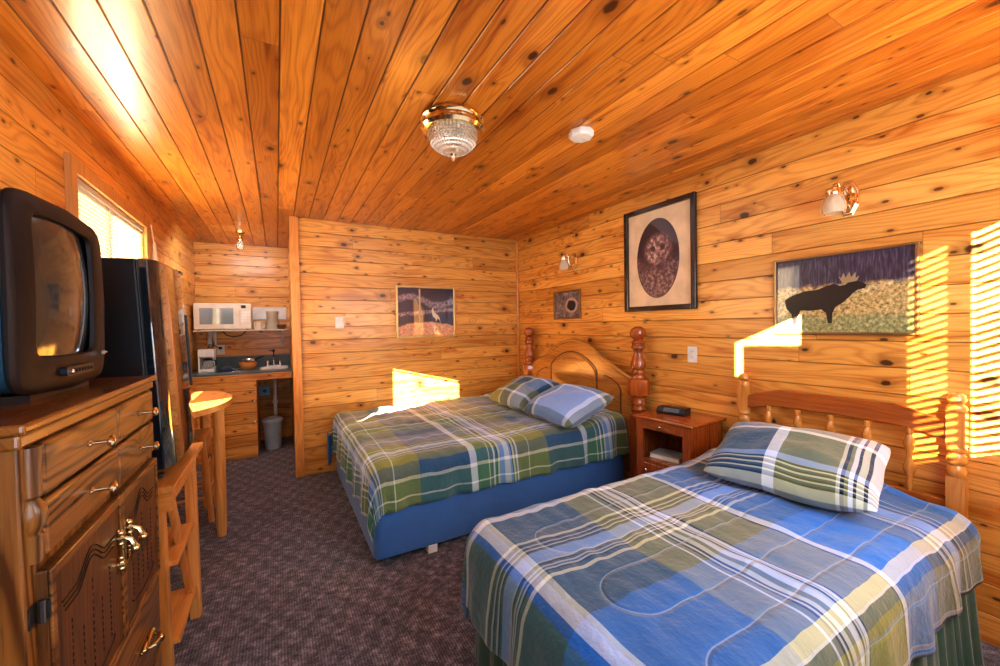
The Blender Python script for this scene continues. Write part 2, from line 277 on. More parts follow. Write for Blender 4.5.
# ---------------------------------------------------------------- mesh builder
class MB:
    def __init__(s, o=(0, 0, 0)): s.v = []; s.f = []; s.o = Vector(o); s.uv = {}
    def add(s, vs, fs, uvs=None):
        b = len(s.v); s.v += [Vector(q)-s.o for q in vs]; s.f += [tuple(b+i for i in q) for q in fs]
        if uvs:
            for i, q in enumerate(uvs): s.uv[b+i] = q
        return s
    def box(s, x0, x1, y0, y1, z0, z1):
        v = [(x, y, z) for z in (z0, z1) for y in (y0, y1) for x in (x0, x1)]
        return s.add(v, [(0, 2, 3, 1), (4, 5, 7, 6), (0, 1, 5, 4), (2, 6, 7, 3), (0, 4, 6, 2), (1, 3, 7, 5)])
    def beam(s, a, b, w, d, up=(0, 0, 1)):
        a, b = Vector(a), Vector(b); t = (b-a).normalized(); up = Vector(up)
        if abs(t.dot(up)) > 0.98: up = Vector((0, 1, 0))
        x = t.cross(up).normalized(); y = x.cross(t)
        v = [p+x*i*w/2+y*j*d/2 for p in (a, b) for i, j in ((-1, -1), (1, -1), (1, 1), (-1, 1))]
        return s.add(v, [(3, 2, 1, 0), (4, 5, 6, 7), (0, 1, 5, 4), (1, 2, 6, 5), (2, 3, 7, 6), (3, 0, 4, 7)])
    def prism(s, poly, axis, a, b):
        """poly in the two other axes (in xyz order), extruded along axis"""
        def mk(p, t):
            if axis == 'X': return (t, p[0], p[1])
            if axis == 'Y': return (p[0], t, p[1])
            return (p[0], p[1], t)
        n = len(poly)
        v = [mk(p, a) for p in poly]+[mk(p, b) for p in poly]
        return s.add(v, [tuple(range(n))[::-1], tuple(range(n, 2*n))]+[(i, (i+1) % n, n+(i+1) % n, n+i) for i in range(n)])
    def lathe(s, prof, c=(0, 0, 0), axis='Z', seg=28, sx=1.0, sy=1.0):
        vs = []
        for r, h in prof:
            for k in range(seg):
                a = 2*pi*k/seg; p = (r*cos(a)*sx, r*sin(a)*sy)
                q = {'Z': (p[0], p[1], h), 'X': (h, p[0], p[1]), 'Y': (p[0], h, p[1])}[axis]
                vs.append((q[0]+c[0], q[1]+c[1], q[2]+c[2]))
        fs = []; n = len(prof)
        for i in range(n-1):
            for k in range(seg): fs.append((i*seg+k, i*seg+(k+1) % seg, (i+1)*seg+(k+1) % seg, (i+1)*seg+k))
        fs.append(tuple(range(seg))[::-1]); fs.append(tuple((n-1)*seg+k for k in range(seg)))
        return s.add(vs, fs)
    def tube(s, pts, r, seg=10, closed=False):
        pts = [Vector(p) for p in pts]; n = len(pts); vs = []; prev = None
        for i, p in enumerate(pts):
            t = (pts[min(i+1, n-1)]-pts[max(i-1, 0)]).normalized()
            if prev is None:
                prev = t.orthogonal().normalized()
            x = (prev-t*prev.dot(t)).normalized(); prev = x; y = t.cross(x)
            rr = r[i] if isinstance(r, (list, tuple)) else r
            vs += [p+(x*cos(2*pi*k/seg)+y*sin(2*pi*k/seg))*rr for k in range(seg)]
        fs = [(i*seg+k, i*seg+(k+1) % seg, (i+1)*seg+(k+1) % seg, (i+1)*seg+k) for i in range(n-1) for k in range(seg)]
        fs += [tuple(range(seg))[::-1], tuple((n-1)*seg+k for k in range(seg))]
        return s.add(vs, fs)
    def ball(s, c, r, seg=16, sc=(1, 1, 1)):
        prof = [(max(1e-4, r*sin(pi*i/10)), -r*cos(pi*i/10)) for i in range(11)]
        b = len(s.v); s.lathe(prof, (0, 0, 0), 'Z', seg)
        for i in range(b, len(s.v)):
            q = s.v[i]+s.o; s.v[i] = Vector((q.x*sc[0]+c[0], q.y*sc[1]+c[1], q.z*sc[2]+c[2]))-s.o
        return s
    def grid(s, fn, nu, nv, uvfn=None, flip=False):
        vs = [fn(i/nu, j/nv) for j in range(nv+1) for i in range(nu+1)]
        fs = [(j*(nu+1)+i, j*(nu+1)+i+1, (j+1)*(nu+1)+i+1, (j+1)*(nu+1)+i) for j in range(nv) for i in range(nu)]
        if flip: fs = [q[::-1] for q in fs]
        uvs = [uvfn(i/nu, j/nv) for j in range(nv+1) for i in range(nu+1)] if uvfn else None
        return s.add(vs, fs, uvs)
    def build(s, name, mat, parent=None, smooth=False, bevel=0.0, solid=0.0, sub=0, kind=None, seg=2):
        me = bpy.data.meshes.new(name); me.from_pydata([tuple(q) for q in s.v], [], s.f)
        if s.uv:
            l = me.uv_layers.new(name='UVMap')
            for lp in me.loops: l.data[lp.index].uv = s.uv.get(lp.vertex_index, (0, 0))
        me.materials.append(mat); me.validate(); me.update()
        if smooth:
            for p in me.polygons: p.use_smooth = True
            if smooth == 'auto':
                try: me.set_sharp_from_angle(angle=radians(35))
                except Exception: pass
        ob = bpy.data.objects.new(name, me); COL.objects.link(ob)
        ob.location = s.o if parent is None else (0, 0, 0)
        if parent: ob.parent = parent
        if solid:
            m = ob.modifiers.new('solid', 'SOLIDIFY'); m.thickness = solid; m.offset = -1
        if bevel:
            m = ob.modifiers.new('bevel', 'BEVEL'); m.width = bevel; m.segments = seg; m.limit_method = 'ANGLE'; m.angle_limit = radians(40)
        if sub:
            m = ob.modifiers.new('sub', 'SUBSURF'); m.levels = sub; m.render_levels = sub
        if kind: ob['kind'] = kind
        return ob
def tag(o, label, cat, group=None, kind=None):
    o['label'] = label; o['category'] = cat
    if group: o['group'] = group
    if kind: o['kind'] = kind
    return o
def thing(name, label, cat, loc, rz=0, group=None):
    o = bpy.data.objects.new(name, None); COL.objects.link(o); o.location = loc; o.rotation_euler = (0, 0, rz); o.empty_display_size = 0.1
    return tag(o, label, cat, group)
def rrect(y0, y1, z0, z1, r, n=6):
    out = []
    for cx, cy, a0 in ((y1-r, z1-r, 0), (y0+r, z1-r, 90), (y0+r, z0+r, 180), (y1-r, z0+r, 270)):
        for k in range(n+1):
            a = radians(a0+90*k/n); out.append((cx+r*cos(a), cy+r*sin(a)))
    return out

# ---------------------------------------------------------------- room shell
CO = HC/19
def course_profile(z0, z1, g=0.0045, hw=0.0042):
    """(height, recess) points of V-grooved planks between z0 and z1"""
    pts = [(z0, 0.0)]
    k = math.ceil(z0/CO+1e-6)
    while k*CO < z1-1e-6:
        z = k*CO
        for zz, dd in ((z-hw, 0), (z, g), (z+hw, 0)):
            if z0 < zz < z1: pts.append((zz, dd))
        k += 1
    pts.append((z1, 0.0)); return pts
def plank(mb, axis, plane, sgn, a, b, z0=0.0, z1=HC):
    pts = course_profile(z0, z1); vs = []
    for z, d in pts:
        for t in (a, b):
            vs.append((plane+sgn*d, t, z) if axis == 'X' else (t, plane+sgn*d, z))
    mb.add(vs, [(2*i, 2*i+1, 2*i+3, 2*i+2) for i in range(len(pts)-1)])
WY0, WY1, WZ0, WZ1 = 2.60, 3.74, 0.93, 2.13       # opening in the left wall
w = MB(); plank(w, 'X', XR, 1, YF, YB+0.05); w.box(XR+0.02, XR+0.12, YF-0.1, YB+0.1, 0, HC+0.05)
w.build('wall_right', m_wallY, kind='structure')
w = MB(); plank(w, 'Y', YB, 1, XP+0.02, XR+0.05); w.box(XP+0.02, XR+0.1, YB+0.02, YB+0.09, 0, HC+0.05)
w.build('wall_back', m_wallX, kind='structure')
w = MB(); plank(w, 'X', XP+0.02, -1, YB+0.03, YA+0.02); w.box(XP+0.03, XP+0.08, YB+0.03, YA+0.1, 0, HC)
w.build('wall_partition', m_wallY, kind='structure')
w = MB(); plank(w, 'Y', YA, 1, XL-0.02, XP+0.1); w.box(XL-0.1, XP+0.1, YA+0.02, YA+0.1, 0, HC+0.05)
w.build('wall_alcove', m_wallX, kind='structure')
w = MB()
for a, b, z0, z1 in ((YF, WY0, 0, HC), (WY1, YA+0.05, 0, HC), (WY0, WY1, 0, WZ0), (WY0, WY1, WZ1, HC)):
    plank(w, 'X', XL, -1, a, b, z0, z1); w.box(XL-0.12, XL-0.02, a, b, z0, z1)
w.build('wall_left', m_wallY, kind='structure')
# front wall behind the camera: unseen gap shaped for the sun patch, and a wide window
w = MB()
FY0, FY1 = YF-0.03, YF
w.box(XL-0.1, -0.803, FY0, FY1, 0, HC); w.box(-0.803, -0.091, FY0, FY1, 2.105, HC); w.box(-0.803, -0.679, FY0, FY1, 0, 1.88)
w.prism([(-0.679, 0), (-0.091, 0), (-0.091, 1.928), (-0.679, 2.067)], 'Y', FY0, FY1)
w.box(-0.091, 0.648, FY0, FY1, 0, HC); w.box(0.648, 2.20, FY0, FY1, 0, 1.17); w.box(0.648, 2.20, FY0, FY1, 2.16, HC)
w.box(0.939, 1.02, FY0, FY1, 1.17, 2.16); w.box(2.20, XR+0.1, FY0, FY1, 0, HC)
w.build('wall_front', m_wallX, kind='structure')
# unseen pane added to dim one column of sun stripes
T = NT('sun_dimming_pane'); tr = T.n('ShaderNodeBsdfTransparent'); tr.inputs[0].default_value = (.50, .46, .38, 1); T.out(tr.outputs[0])
wf = MB(); wf.box(.60, .648, YF-.036, YF-.030, 1.15, 2.18); wf.box(.945, .965, YF-.036, YF-.030, 1.15, 2.18); wf.box(.648, .945, YF-.036, YF-.03, 2.16, 2.18); wf.box(.648, .945, YF-.036, YF-.03, 1.15, 1.17)
wfo = wf.build('window_2', m_trimZ, kind='structure'); MB().box(.648, .945, YF-.034, YF-.032, 1.17, 2.16).build('pane', T.m, wfo)
# ceiling: boards run the length of the room, open V seams
w = MB(); pts = [(XL-0.05, 0.0)]; k = -9
while True:
    x = 0.034+k*0.1248
    if x > XR: break
    if x > XL:
        for xx, d in ((x-0.0055, 0), (x-0.001, 0.006), (x+0.001, 0.006), (x+0.0055, 0)): pts.append((xx, d))
    k += 1
pts.append((XR+0.05, 0.0))
vs = []
for x, d in pts: vs += [(x, YF, HC+d), (x, YA+0.05, HC+d)]
w.add(vs, [(2*i, 2*i+1, 2*i+3, 2*i+2) for i in range(len(pts)-1)])
w.box(XL-0.1, XR+0.1, YF-0.1, YA+0.1, HC+0.02, HC+0.1)
w.build('ceiling', m_ceil, kind='structure')
MB().box(XL-0.1, XR+0.1, YF-0.1, YA+0.1, -0.06, 0.0).build('floor', m_carpet, kind='structure')
MB().box(XP-0.003, 0.197, YB-0.022, YB+0.05, 0, HC).build('trim_1', m_trimZ, kind='structure', bevel=0.004)
MB().box(XR-0.028, XR, YB-0.028, YB, 0, HC-0.03).build('trim_2', m_trimZ, kind='structure', bevel=0.008)
# window in the left wall
m_casing = wood('pale_pine_casing', (0.66, 0.36, 0.13), (0.48, 0.23, 0.06), 'Z', 'Y', world=True, knots=0.2)
w = MB()
w.box(XL-0.001, XL+0.022, WY0-0.07, WY0, WZ0-0.07, WZ1+0.07); w.box(XL-0.001, XL+0.022, WY1, WY1+0.07, WZ0-0.07, WZ1+0.07)
w.box(XL-0.001, XL+0.022, WY0, WY1, WZ1, WZ1+0.07); w.box(XL-0.001, XL+0.035, WY0, WY1, WZ0-0.07, WZ0)
for y in (WY0-0.001, WY1-0.012): w.box(XL-0.12, XL, y, y+0.013, WZ0, WZ1)
w.box(XL-0.12, XL, WY0, WY1, WZ1-0.012, WZ1+0.001); w.box(XL-0.12, XL, WY0, WY1, WZ0-0.001, WZ0+0.012)
win = w.build('window_1', m_casing, kind='structure', bevel=0.003)
w = MB(); xs = XL-0.10
for y0, y1, z0, z1 in ((WY0+.012, WY0+.05, WZ0, WZ1), (WY1-.05, WY1-.012, WZ0, WZ1), (WY0, WY1, WZ1-.05, WZ1-.012), (WY0, WY1, WZ0+.012, WZ0+.045), (3.064, 3.108, WZ0, WZ1)):
    w.box(xs-.012, xs+.012, y0, y1, z0, z1)
w.build('sash', m_white, win)
T = NT('window_glass'); tr = T.n('ShaderNodeBsdfTransparent'); gl = T.n('ShaderNodeBsdfGlossy'); gl.inputs['Roughness'].default_value = 0.02
mx = T.n('ShaderNodeMixShader'); mx.inputs[0].default_value = 0.06; T.t.links.new(tr.outputs[0], mx.inputs[1]); T.t.links.new(gl.outputs[0], mx.inputs[2]); T.out(mx.outputs[0]); m_pane = T.m
MB().box(xs-.002, xs+.002, WY0+.04, WY1-.04, WZ0+.04, WZ1-.04).build('pane', m_pane, win)
T = NT('blind_slat_vinyl'); df = T.n('ShaderNodeBsdfDiffuse'); df.inputs[0].default_value = (.72, .64, .50, 1); tl = T.n('ShaderNodeBsdfTranslucent'); tl.inputs[0].default_value = (.9, .85, .75, 1)
mx = T.n('ShaderNodeMixShader'); mx.inputs[0].default_value = 0.04; T.t.links.new(df.outputs[0], mx.inputs[1]); T.t.links.new(tl.outputs[0], mx.inputs[2]); T.out(mx.outputs[0]); m_slat = T.m

def blind(label, axis, plane, a, b, ztop, zbot, pitch, width, tilt, wand=True, group=None):
    """venetian blind; slats run along the other axis"""
    base = (plane, (a+b)/2, ztop) if axis == 'X' else ((a+b)/2, plane, ztop)
    t = thing('window_blind', label, 'blind', base, group=group)
    def bx(mb, d0, d1, t0, t1, z0, z1):
        mb.box(plane+d0, plane+d1, t0, t1, z0, z1) if axis == 'X' else mb.box(t0, t1, plane+d0, plane+d1, z0, z1)
    m = MB(base); bx(m, -.015, .015, a, b, ztop-.028, ztop); m.build('headrail', m_slat, t)
    m = MB(base); z = ztop-.04; dx, dz = width/2*cos(tilt), width/2*sin(tilt)
    while z > zbot+.02:
        q = [(-dx, -dz-.0004), (dx, dz-.0004), (dx, dz+.0004), (-dx, -dz+.0004)]
        vs = [((plane+p, tt, z+h) if axis == 'X' else (tt, plane+p, z+h)) for tt in (a+.004, b-.004) for p, h in q]
        m.add(vs, [(0, 1, 2, 3), (7, 6, 5, 4), (0, 4, 5, 1), (1, 5, 6, 2), (2, 6, 7, 3), (3, 7, 4, 0)]); z -= pitch
    m.build('slats', m_slat, t)
    m = MB(base); bx(m, -.01, .01, a, b, zbot, zbot+.014); m.build('bottom_rail', m_slat, t)
    m = MB(base)
    pass
    for q in (a+(b-a)*.15, a+(b-a)*.85):
        m = MB(base); bx(m, .004, .006, q-.0008, q+.0008, zbot, ztop); m.build('cord', m_slat, t)
    return t
blind('half raised white slatted blind in the window above the television', 'X', XL-0.012, WY0+.004, 3.134, WZ1-.004, 1.405, .0215, .025, radians(50))
blind('lowered white slatted blind in the window, nearer the refrigerator top', 'X', XL-0.012, 3.136, WY1-.004, WZ1-.004, .95, .0215, .024, radians(42))
blind('white slatted blind on the front window, nearer the right wall', 'Y', YF-.055, 0.965, 2.24, 2.20, 1.15, .034, .034, radians(10), group='front window blinds')
blind('white slatted blind on the front window, farther from the right wall', 'Y', YF-.055, 0.58, 0.955, 2.20, 1.15, .034, .034, radians(10), group='front window blinds')
# tassel and hook beside the window
o = MB((XL+.04, WY1+.10, 1.9)); o.tube([(XL+.03, WY1+.08, 2.17), (XL+.035, WY1+.09, 2.08), (XL+.04, WY1+.10, 2.03)], .004, 6)
o.lathe([(.005, 2.05), (.010, 2.03), (.013, 1.98), (.022, 1.91), (.022, 1.905)], (XL+.04, WY1+.10, 0), 'Z', 16)
tag(o.build('blind_tassel', m_cream, smooth='auto'), 'cream bell shaped pull hanging at the window corner above the fridge', 'blind pull')

# ---------------------------------------------------------------- tall chest
OX = -0.375; DY0, DY1, DZ = 0.962, 1.745, 1.232
dl = (OX-0.22, (DY0+DY1)/2, 0)
ch = thing('television_chest', 'carved oak chest with drawers and two doors under the television', 'chest', dl)
m = MB(dl); bk = XL+.02
m.box(bk, OX-.012, DY0, DY0+.02, .03, DZ-.04); m.box(bk, OX-.012, DY1-.02, DY1, .03, DZ-.04); m.box(bk, bk+.012, DY0, DY1, .03, DZ-.04)
m.box(bk, OX-.02, DY0+.02, DY1-.02, .03, .06); m.box(bk, OX-.02, DY0+.02, DY1-.02, .55, .57); m.box(bk, OX-.02, DY0+.02, DY1-.02, .955, .97)
m.build('carcase', m_oakZ, ch)
m = MB(dl)
m.box(OX-.03, OX-.004, DY0-.001, DY0+.045, .0, DZ-.04); m.box(OX-.03, OX-.004, DY1-.045, DY1+.001, .0, DZ-.04)
m.box(OX-.03, OX-.004, DY0+.045, DY1-.045, 1.185, DZ-.04); m.box(OX-.03, OX-.004, DY0+.045, DY1-.045, .955, .985)
m.box(OX-.03, OX-.004, DY0+.045, DY1-.045, .0, .07); m.box(OX-.03, OX-.004, 1.36, 1.395, .6, 1.185)
m.build('face_frame', m_oakZ, ch, bevel=.003)
m = MB(dl); m.box(bk-.005, OX+.012, DY0-.018, DY1+.03, DZ-.018, DZ); m.box(bk, OX+.002, DY0-.008, DY1+.02, DZ-.044, DZ-.018)
m.build('top', m_oakTop, ch, bevel=.006, seg=3)
# raised panel on the near side
m = MB(dl); m.prism(rrect(bk+.05, OX-.06, .12, DZ-.1, .03, 4), 'Y', DY0-.006, DY0+.002); m.build('side_panel', m_oakZ, ch, bevel=.005)
def pull(parent, y, z, x=OX):
    p = MB(dl); p.lathe([(.007, 0), (.008, .003), (.004, .006), (.0038, .030), (.010, .033), (.0135, .036), (.0135, .040), (.009, .043), (.002, .0445)], (x+.012, y, z), 'X', 20)
    p.build('knob', m_brass, parent, smooth='auto')
def drawer(y0, y1, z0, z1, pulls):
    m = MB(dl); m.box(OX-.008, OX+.012, y0, y1, z0, z1)
    d = m.build('drawer', m_oakY, ch, bevel=.007, seg=3)
    for y in pulls: pull(d, y, (z0+z1)/2)
    return d
drawer(1.003, 1.375, 1.092, 1.187, [1.19]); drawer(1.003, 1.375, .987, 1.085, [1.19])
drawer(1.383, 1.705, 1.092, 1.187, [1.55]); drawer(1.383, 1.705, .987, 1.085, [1.55])
# half round turned strip beside the drawers
m = MB(dl); m.lathe([(.012, .985), (.014, 1.03), (.010, 1.035), (.018, 1.05), (.020, 1.065), (.018, 1.08), (.010, 1.095), (.014, 1.10), (.014, 1.185)], (OX-.002, .992, 0), 'Z', 16)
m.build('turned_strip', m_oakZ, ch, smooth='auto')
def bail(parent, y, z, horiz=False):
    """cast handle with scrolled rosettes and a swinging drop"""
    p = MB(dl); X = OX+.013
    def P(a, b, x): return (x, y+b, z+a) if not horiz else (x, y+a, z+b)
    p.tube([P(-.055, 0, X+.001), P(-.03, .006, X+.006), P(0, .003, X+.008), P(.03, .006, X+.006), P(.055, 0, X+.001)], [.004, .009, .006, .009, .004], 10)
    for k in (-.045, -.03, -.018, .018, .03, .045): p.ball(P(k, .004, X+.006), .0085, 10)
    for k in (-.033, .033): p.tube([P(k, 0, X), P(k, 0, X+.016)], .0045, 8)
    p.tube([P(-.033, 0, X+.014), P(-.026, 0, X+.026), P(-.008, 0, X+.033), P(.008, 0, X+.033), P(.026, 0, X+.026), P(.033, 0, X+.014)], [.004, .006, .008, .008, .006, .004], 8)
    p.ball(P(0, 0, X+.034), .010, 12, (1, 1, 1.2))
    p.build('handle', m_agedbrass, parent, smooth='auto')
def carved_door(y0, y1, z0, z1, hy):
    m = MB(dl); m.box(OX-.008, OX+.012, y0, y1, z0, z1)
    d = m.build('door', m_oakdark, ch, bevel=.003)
    m = MB(dl)
    for q0, q1, r0_, r1_ in ((y0+.0, y0+.018, z0, z1), (y1-.012, y1, z0, z1), (y0+.018, y1-.012, z1-.020, z1), (y0+.018, y1-.012, z0, z0+.014)): m.box(OX+.0115, OX+.0165, q0, q1, r0_, r1_)
    m.build('edge_moulding', m_oakY, d, bevel=.003)
    m = MB(dl); cy = (y0+y1)/2; hw = (y1-y0)/2-.045; X = OX+.0128
    for off in (0, .011, .022):
        pts = []
        for i in range(33):
            t = -1+2*i/32; a = abs(t)
            pts.append((X, cy+t*(hw-off*.5), z1-.085-off+.040*(.5+.5*cos(min(1, a/.62)*pi))))
        m.tube(pts, .0016, 6)
    for r in range(5):
        yy = cy+(r-2)*hw*.36; top = z1-.10-.012*abs(r-2)
        for i in range(13):
            zz = z0+.07+i*(top-.02-z0-.07)/12
            if r % 2 == 0 or i < 9: m.ball((X-.001, yy, zz), .0040, 6, (.5, .7, 1.5))
    m.tube([(X, cy+(hw-.02)*cos(a*pi/10), z0+.06-.022*sin(a*pi/10)) for a in range(11)], .0016, 6)
    m.build('carving', m_groove, d)
    bail(d, hy, (z0+z1)/2+.055)
    return d
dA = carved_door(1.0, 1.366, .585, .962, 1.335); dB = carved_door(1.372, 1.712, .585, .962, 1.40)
m = MB(dl)
for z in (.895,):
    m.box(OX+.010, OX+.0145, .996, 1.012, z-.016, z+.016); m.box(OX-.004, OX-.001, .972, .990, z-.018, z+.018); m.tube([(OX+.006, .992, z-.02), (OX+.006, .992, z+.02)], .005, 8)
m.build('hinge', m_iron, dA)
d = drawer(1.0, 1.712, .33, .572, []); bail(d, 1.54, .455, True); bail(d, 1.17, .455, True)
d = drawer(1.0, 1.712, .08, .318, []); bail(d, 1.54, .20, True); bail(d, 1.17, .20, True)

# ---------------------------------------------------------------- television
tvl = (-0.445, 1.418, DZ)
tv = thing('television', 'big dark tube television with bulging screen on the oak chest', 'television', tvl, radians(0.5))
W2, H0, H1 = .252, .010, .462; zc = (H0+H1)/2; hh = (H1-H0)/2
def sq(a, w, h, e):
    c, s_ = cos(a), sin(a)
    return (w*math.copysign(abs(c)**(2/e), c), h*math.copysign(abs(s_)**(2/e), s_))
NS = 72
SDY = -.028
def ring(x, w, h, e, bulge=0, dz=0, dy=0):
    out = []
    for k in range(NS):
        y, z = sq(2*pi*k/NS, w, h, e); y, z = y*(1-.02*(z/hh)**2), z*(1-.055*(y/W2)**2); out.append((x-bulge*((y/W2)**2+.5*(z/hh)**2), y+dy, zc+z+dz))
    return out
def loft(mb, rings, cap0=False, cap1=False):
    vs = [q for r in rings for q in r]; fs = []
    for i in range(len(rings)-1):
        for k in range(NS): fs.append((i*NS+k, i*NS+(k+1) % NS, (i+1)*NS+(k+1) % NS, (i+1)*NS+k))
    if cap0: fs.append(tuple(range(NS))[::-1])
    if cap1: fs.append(tuple((len(rings)-1)*NS+k for k in range(NS)))
    mb.add(vs, fs)
m = MB(); loft(m, [ring(-.335, .15, .12, 5, dz=-.03), ring(-.33, .16, .13, 5, dz=-.03), ring(-.20, .195, .165, 6, dz=-.01), ring(-.15, .236, .214, 9), ring(-.034, W2-.004, hh-.004, 12), ring(-.032, W2-.008, hh-.008, 12)], True, True)
m.build('back_shell', m_tvside, tv, smooth='auto')
sw, sh, sdz = .157, .158, .018
m = MB(); loft(m, [ring(-.034, W2-.008, hh-.008, 12), ring(-.030, W2, hh, 12), ring(-.010, W2, hh, 12, .012), ring(-.002, W2-.005, hh-.005, 12, .014), ring(.0, W2-.012, hh-.012, 12, .014),
    ring(.004, sw+.010, sh+.010, 12, .016, sdz, SDY), ring(.002, sw+.003, sh+.003, 14, .018, sdz, SDY), ring(-.006, sw, sh, 14, .018, sdz, SDY)])
m.build('bezel', m_tv, tv, smooth='auto')
m = MB()
def scr(u, v):
    y = (u*2-1)*(sw+.003); z = (v*2-1)*(sh+.003); return (.003-.018*(y/sw)**2-.013*(z/sh)**2, y+SDY, zc+sdz+z)
m.grid(scr, 24, 18); m.build('screen', m_screen, tv, smooth=True)
m = MB(); m.prism(rrect(-.09, .075, .045, .068, .008, 3), 'X', -.006, .0065); cp = m.build('control_panel', m_black, tv)
for k in range(6):
    MB().box(.004, .0105, -.045+k*.018, -.034+k*.018, .052, .060).build('button', m_tv, cp, bevel=.001)
m = MB(); m.lathe([(.006, 0), (.006, .006), (.004, .008)], (.005, -.07, .056), 'X', 14); m.build('power_button', m_chrome, cp, smooth='auto')
m = MB(); m.box(-.002, .0045, .165, .172, .086, .096); m.box(-.0045, .002, .174, .197, .089, .0935); m.build('badge', m_chrome, tv)
m = MB(); m.box(-.24, -.03, -.16, .16, 0, .014); m.build('foot', m_black, tv)

# ---------------------------------------------------------------- stand and refrigerator
stl = (-.585, 2.27, 0)
st = thing('refrigerator_stand', 'pine stand with two shelves and slanting braces under the black fridge', 'stand', stl)
SZ = .785; SX0, SX1, SY0, SY1 = XL+.01, -.358, 1.945, 2.63
m = MB(stl); m.box(SX0, SX1, SY0, SY1, SZ-.026, SZ); m.build('top', m_pineY, st, bevel=.003)
m = MB(stl); m.box(SX0+.02, SX1-.012, SY0+.012, SY0+.034, SZ-.10, SZ-.026); m.box(SX1-.034, SX1-.012, SY0+.034, 2.43, SZ-.075, SZ-.026); m.build('apron', m_pineX, st)
for i, (a, b) in enumerate((((-.42, 1.985, SZ-.026), (-.405, 1.975, 0)), ((-.385, 2.42, SZ-.026), (-.372, 2.385, 0)), ((-.76, 1.985, SZ-.026), (-.775, 1.975, 0)), ((-.76, 2.56, SZ-.026), (-.775, 2.58, 0)))):
    m = MB(stl); m.beam(a, b, .052, .042, (1, 0, 0)); m.build('leg', m_pineZ, st, bevel=.003)
for z, y1 in ((.47, 2.36), (.155, 2.38)):
    m = MB(stl); m.box(SX0+.03, -.365, 2.0, y1, z-.02, z); m.build('shelf', m_pineY, st, bevel=.002)
m = MB(stl); m.beam((-.395, 2.03, SZ-.03), (-.385, 2.335, .16), .045, .022, (1, 0, 0)); m.build('brace', m_pineZ, st, bevel=.002)
frl = (-.80, 2.275, SZ)
fr = thing('refrigerator', 'glossy black refrigerator standing on the pine stand', 'refrigerator', frl)
fr.rotation_euler = (0, radians(-2.4), 0)
m = MB(); m.box(.012, .372, -.275, .275, .012, .862); m.build('cabinet', m_fside, fr, bevel=.006)
m = MB()
def doorprof(y0, y1, bulge=.012, n=14):
    out = [(.378, y0), ]
    for i in range(n+1):
        t = i/n; y = y0+(y1-y0)*t; e = min(t, 1-t)
        out.append((.405+.020*min(1, sqrt(max(0, 1-(1-min(1, e*9))**2)))+bulge*sin(pi*t), y))
    out.append((.378, y1)); return out
m.prism(doorprof(-.277, .277), 'Z', .035, .862); d1 = m.build('door', m_gloss, fr, smooth='auto', bevel=.004)
m = MB(); m.prism(rrect(.252, .268, .30, .66, .006, 3), 'X', .40, .432); m.build('handle', m_black, d1, bevel=.003)
m = MB(); m.box(.37, .378, -.268, .268, .03, .86); m.build('door_seal', m_iron, fr)
m = MB(); m.box(.36, .43, .20, .26, .860, .874); m.tube([(.40, .235, .862), (.40, .235, .885)], .012, 12); m.build('hinge_cap', m_black, fr)
for y in (-.24, .24):
    for x in (.05, .38):
        m = MB(); m.lathe([(.016, -.0005 if x > .1 else .0), (.016, .014)], (x, y, 0), 'Z', 12); m.build('foot', m_black, fr)

# ---------------------------------------------------------------- table and stool
tl = (-.60, 3.42, 0)
tb = thing('round_table', 'honey pine table with curved edge against the left wall', 'table', tl)
m = MB(tl); poly = []
for k in range(49):
    a = -pi*.72+pi*1.44*k/48; x = -.625+.335*cos(a)*(1.0); y = 3.40+.54*sin(a)
    if x > XL+.004: poly.append((x, y))
y0_, y1_ = poly[0][1], poly[-1][1]
poly = [(XL+.004, y0_)]+poly+[(XL+.004, y1_)]
m.prism(poly, 'Z', .862, .90); m.build('tabletop', m_pineY, tb, bevel=.008, seg=3)
m = MB(tl); m.lathe([(.026, 0), (.031, .06), (.033, .5), (.033, .862)], (-.355, 3.24, 0), 'Z', 20); m.build('leg', m_pineZ, tb, smooth='auto')
m = MB(tl); m.lathe([(.026, 0), (.031, .06), (.033, .5), (.033, .862)], (-.50, 3.80, 0), 'Z', 20); m.build('leg', m_pineZ, tb, smooth='auto')
m = MB(tl); m.box(XL+.005, XL+.035, 2.98, 3.82, .80, .862); m.build('wall_cleat', m_pineY, tb)
sl = (-.60, 3.66, 0)
so = thing('wooden_stool', 'light wooden stool with thin rungs tucked under the table', 'stool', sl)
m = MB(sl); m.prism(rrect(-.75, -.46, 3.53, 3.78, .03, 4), 'Z', .60, .63); m.build('seat', m_pineY, so, bevel=.005)
sp = [(-1, -1), (1, -1), (1, 1), (-1, 1)]; tops = [Vector((-.605+sx*.115, 3.655+sy*.095, .60)) for sx, sy in sp]; bots = [Vector((-.605+sx*.165, 3.655+sy*.15, 0)) for sx, sy in sp]
for a, b in zip(tops, bots):
    m = MB(sl); m.beam(a, b, .034, .026); m.build('leg', m_pineZ, so, bevel=.003)
for k in range(4):
    for z in (.18, .29, .42) if k % 2 == 0 else (.22, .40):
        t = 1-z/.60; a = tops[k].lerp(bots[k], t); b = tops[(k+1) % 4].lerp(bots[(k+1) % 4], t)
        m = MB(sl); m.tube([a, b], .008, 8); m.build('rung', m_pineX, so, smooth='auto')

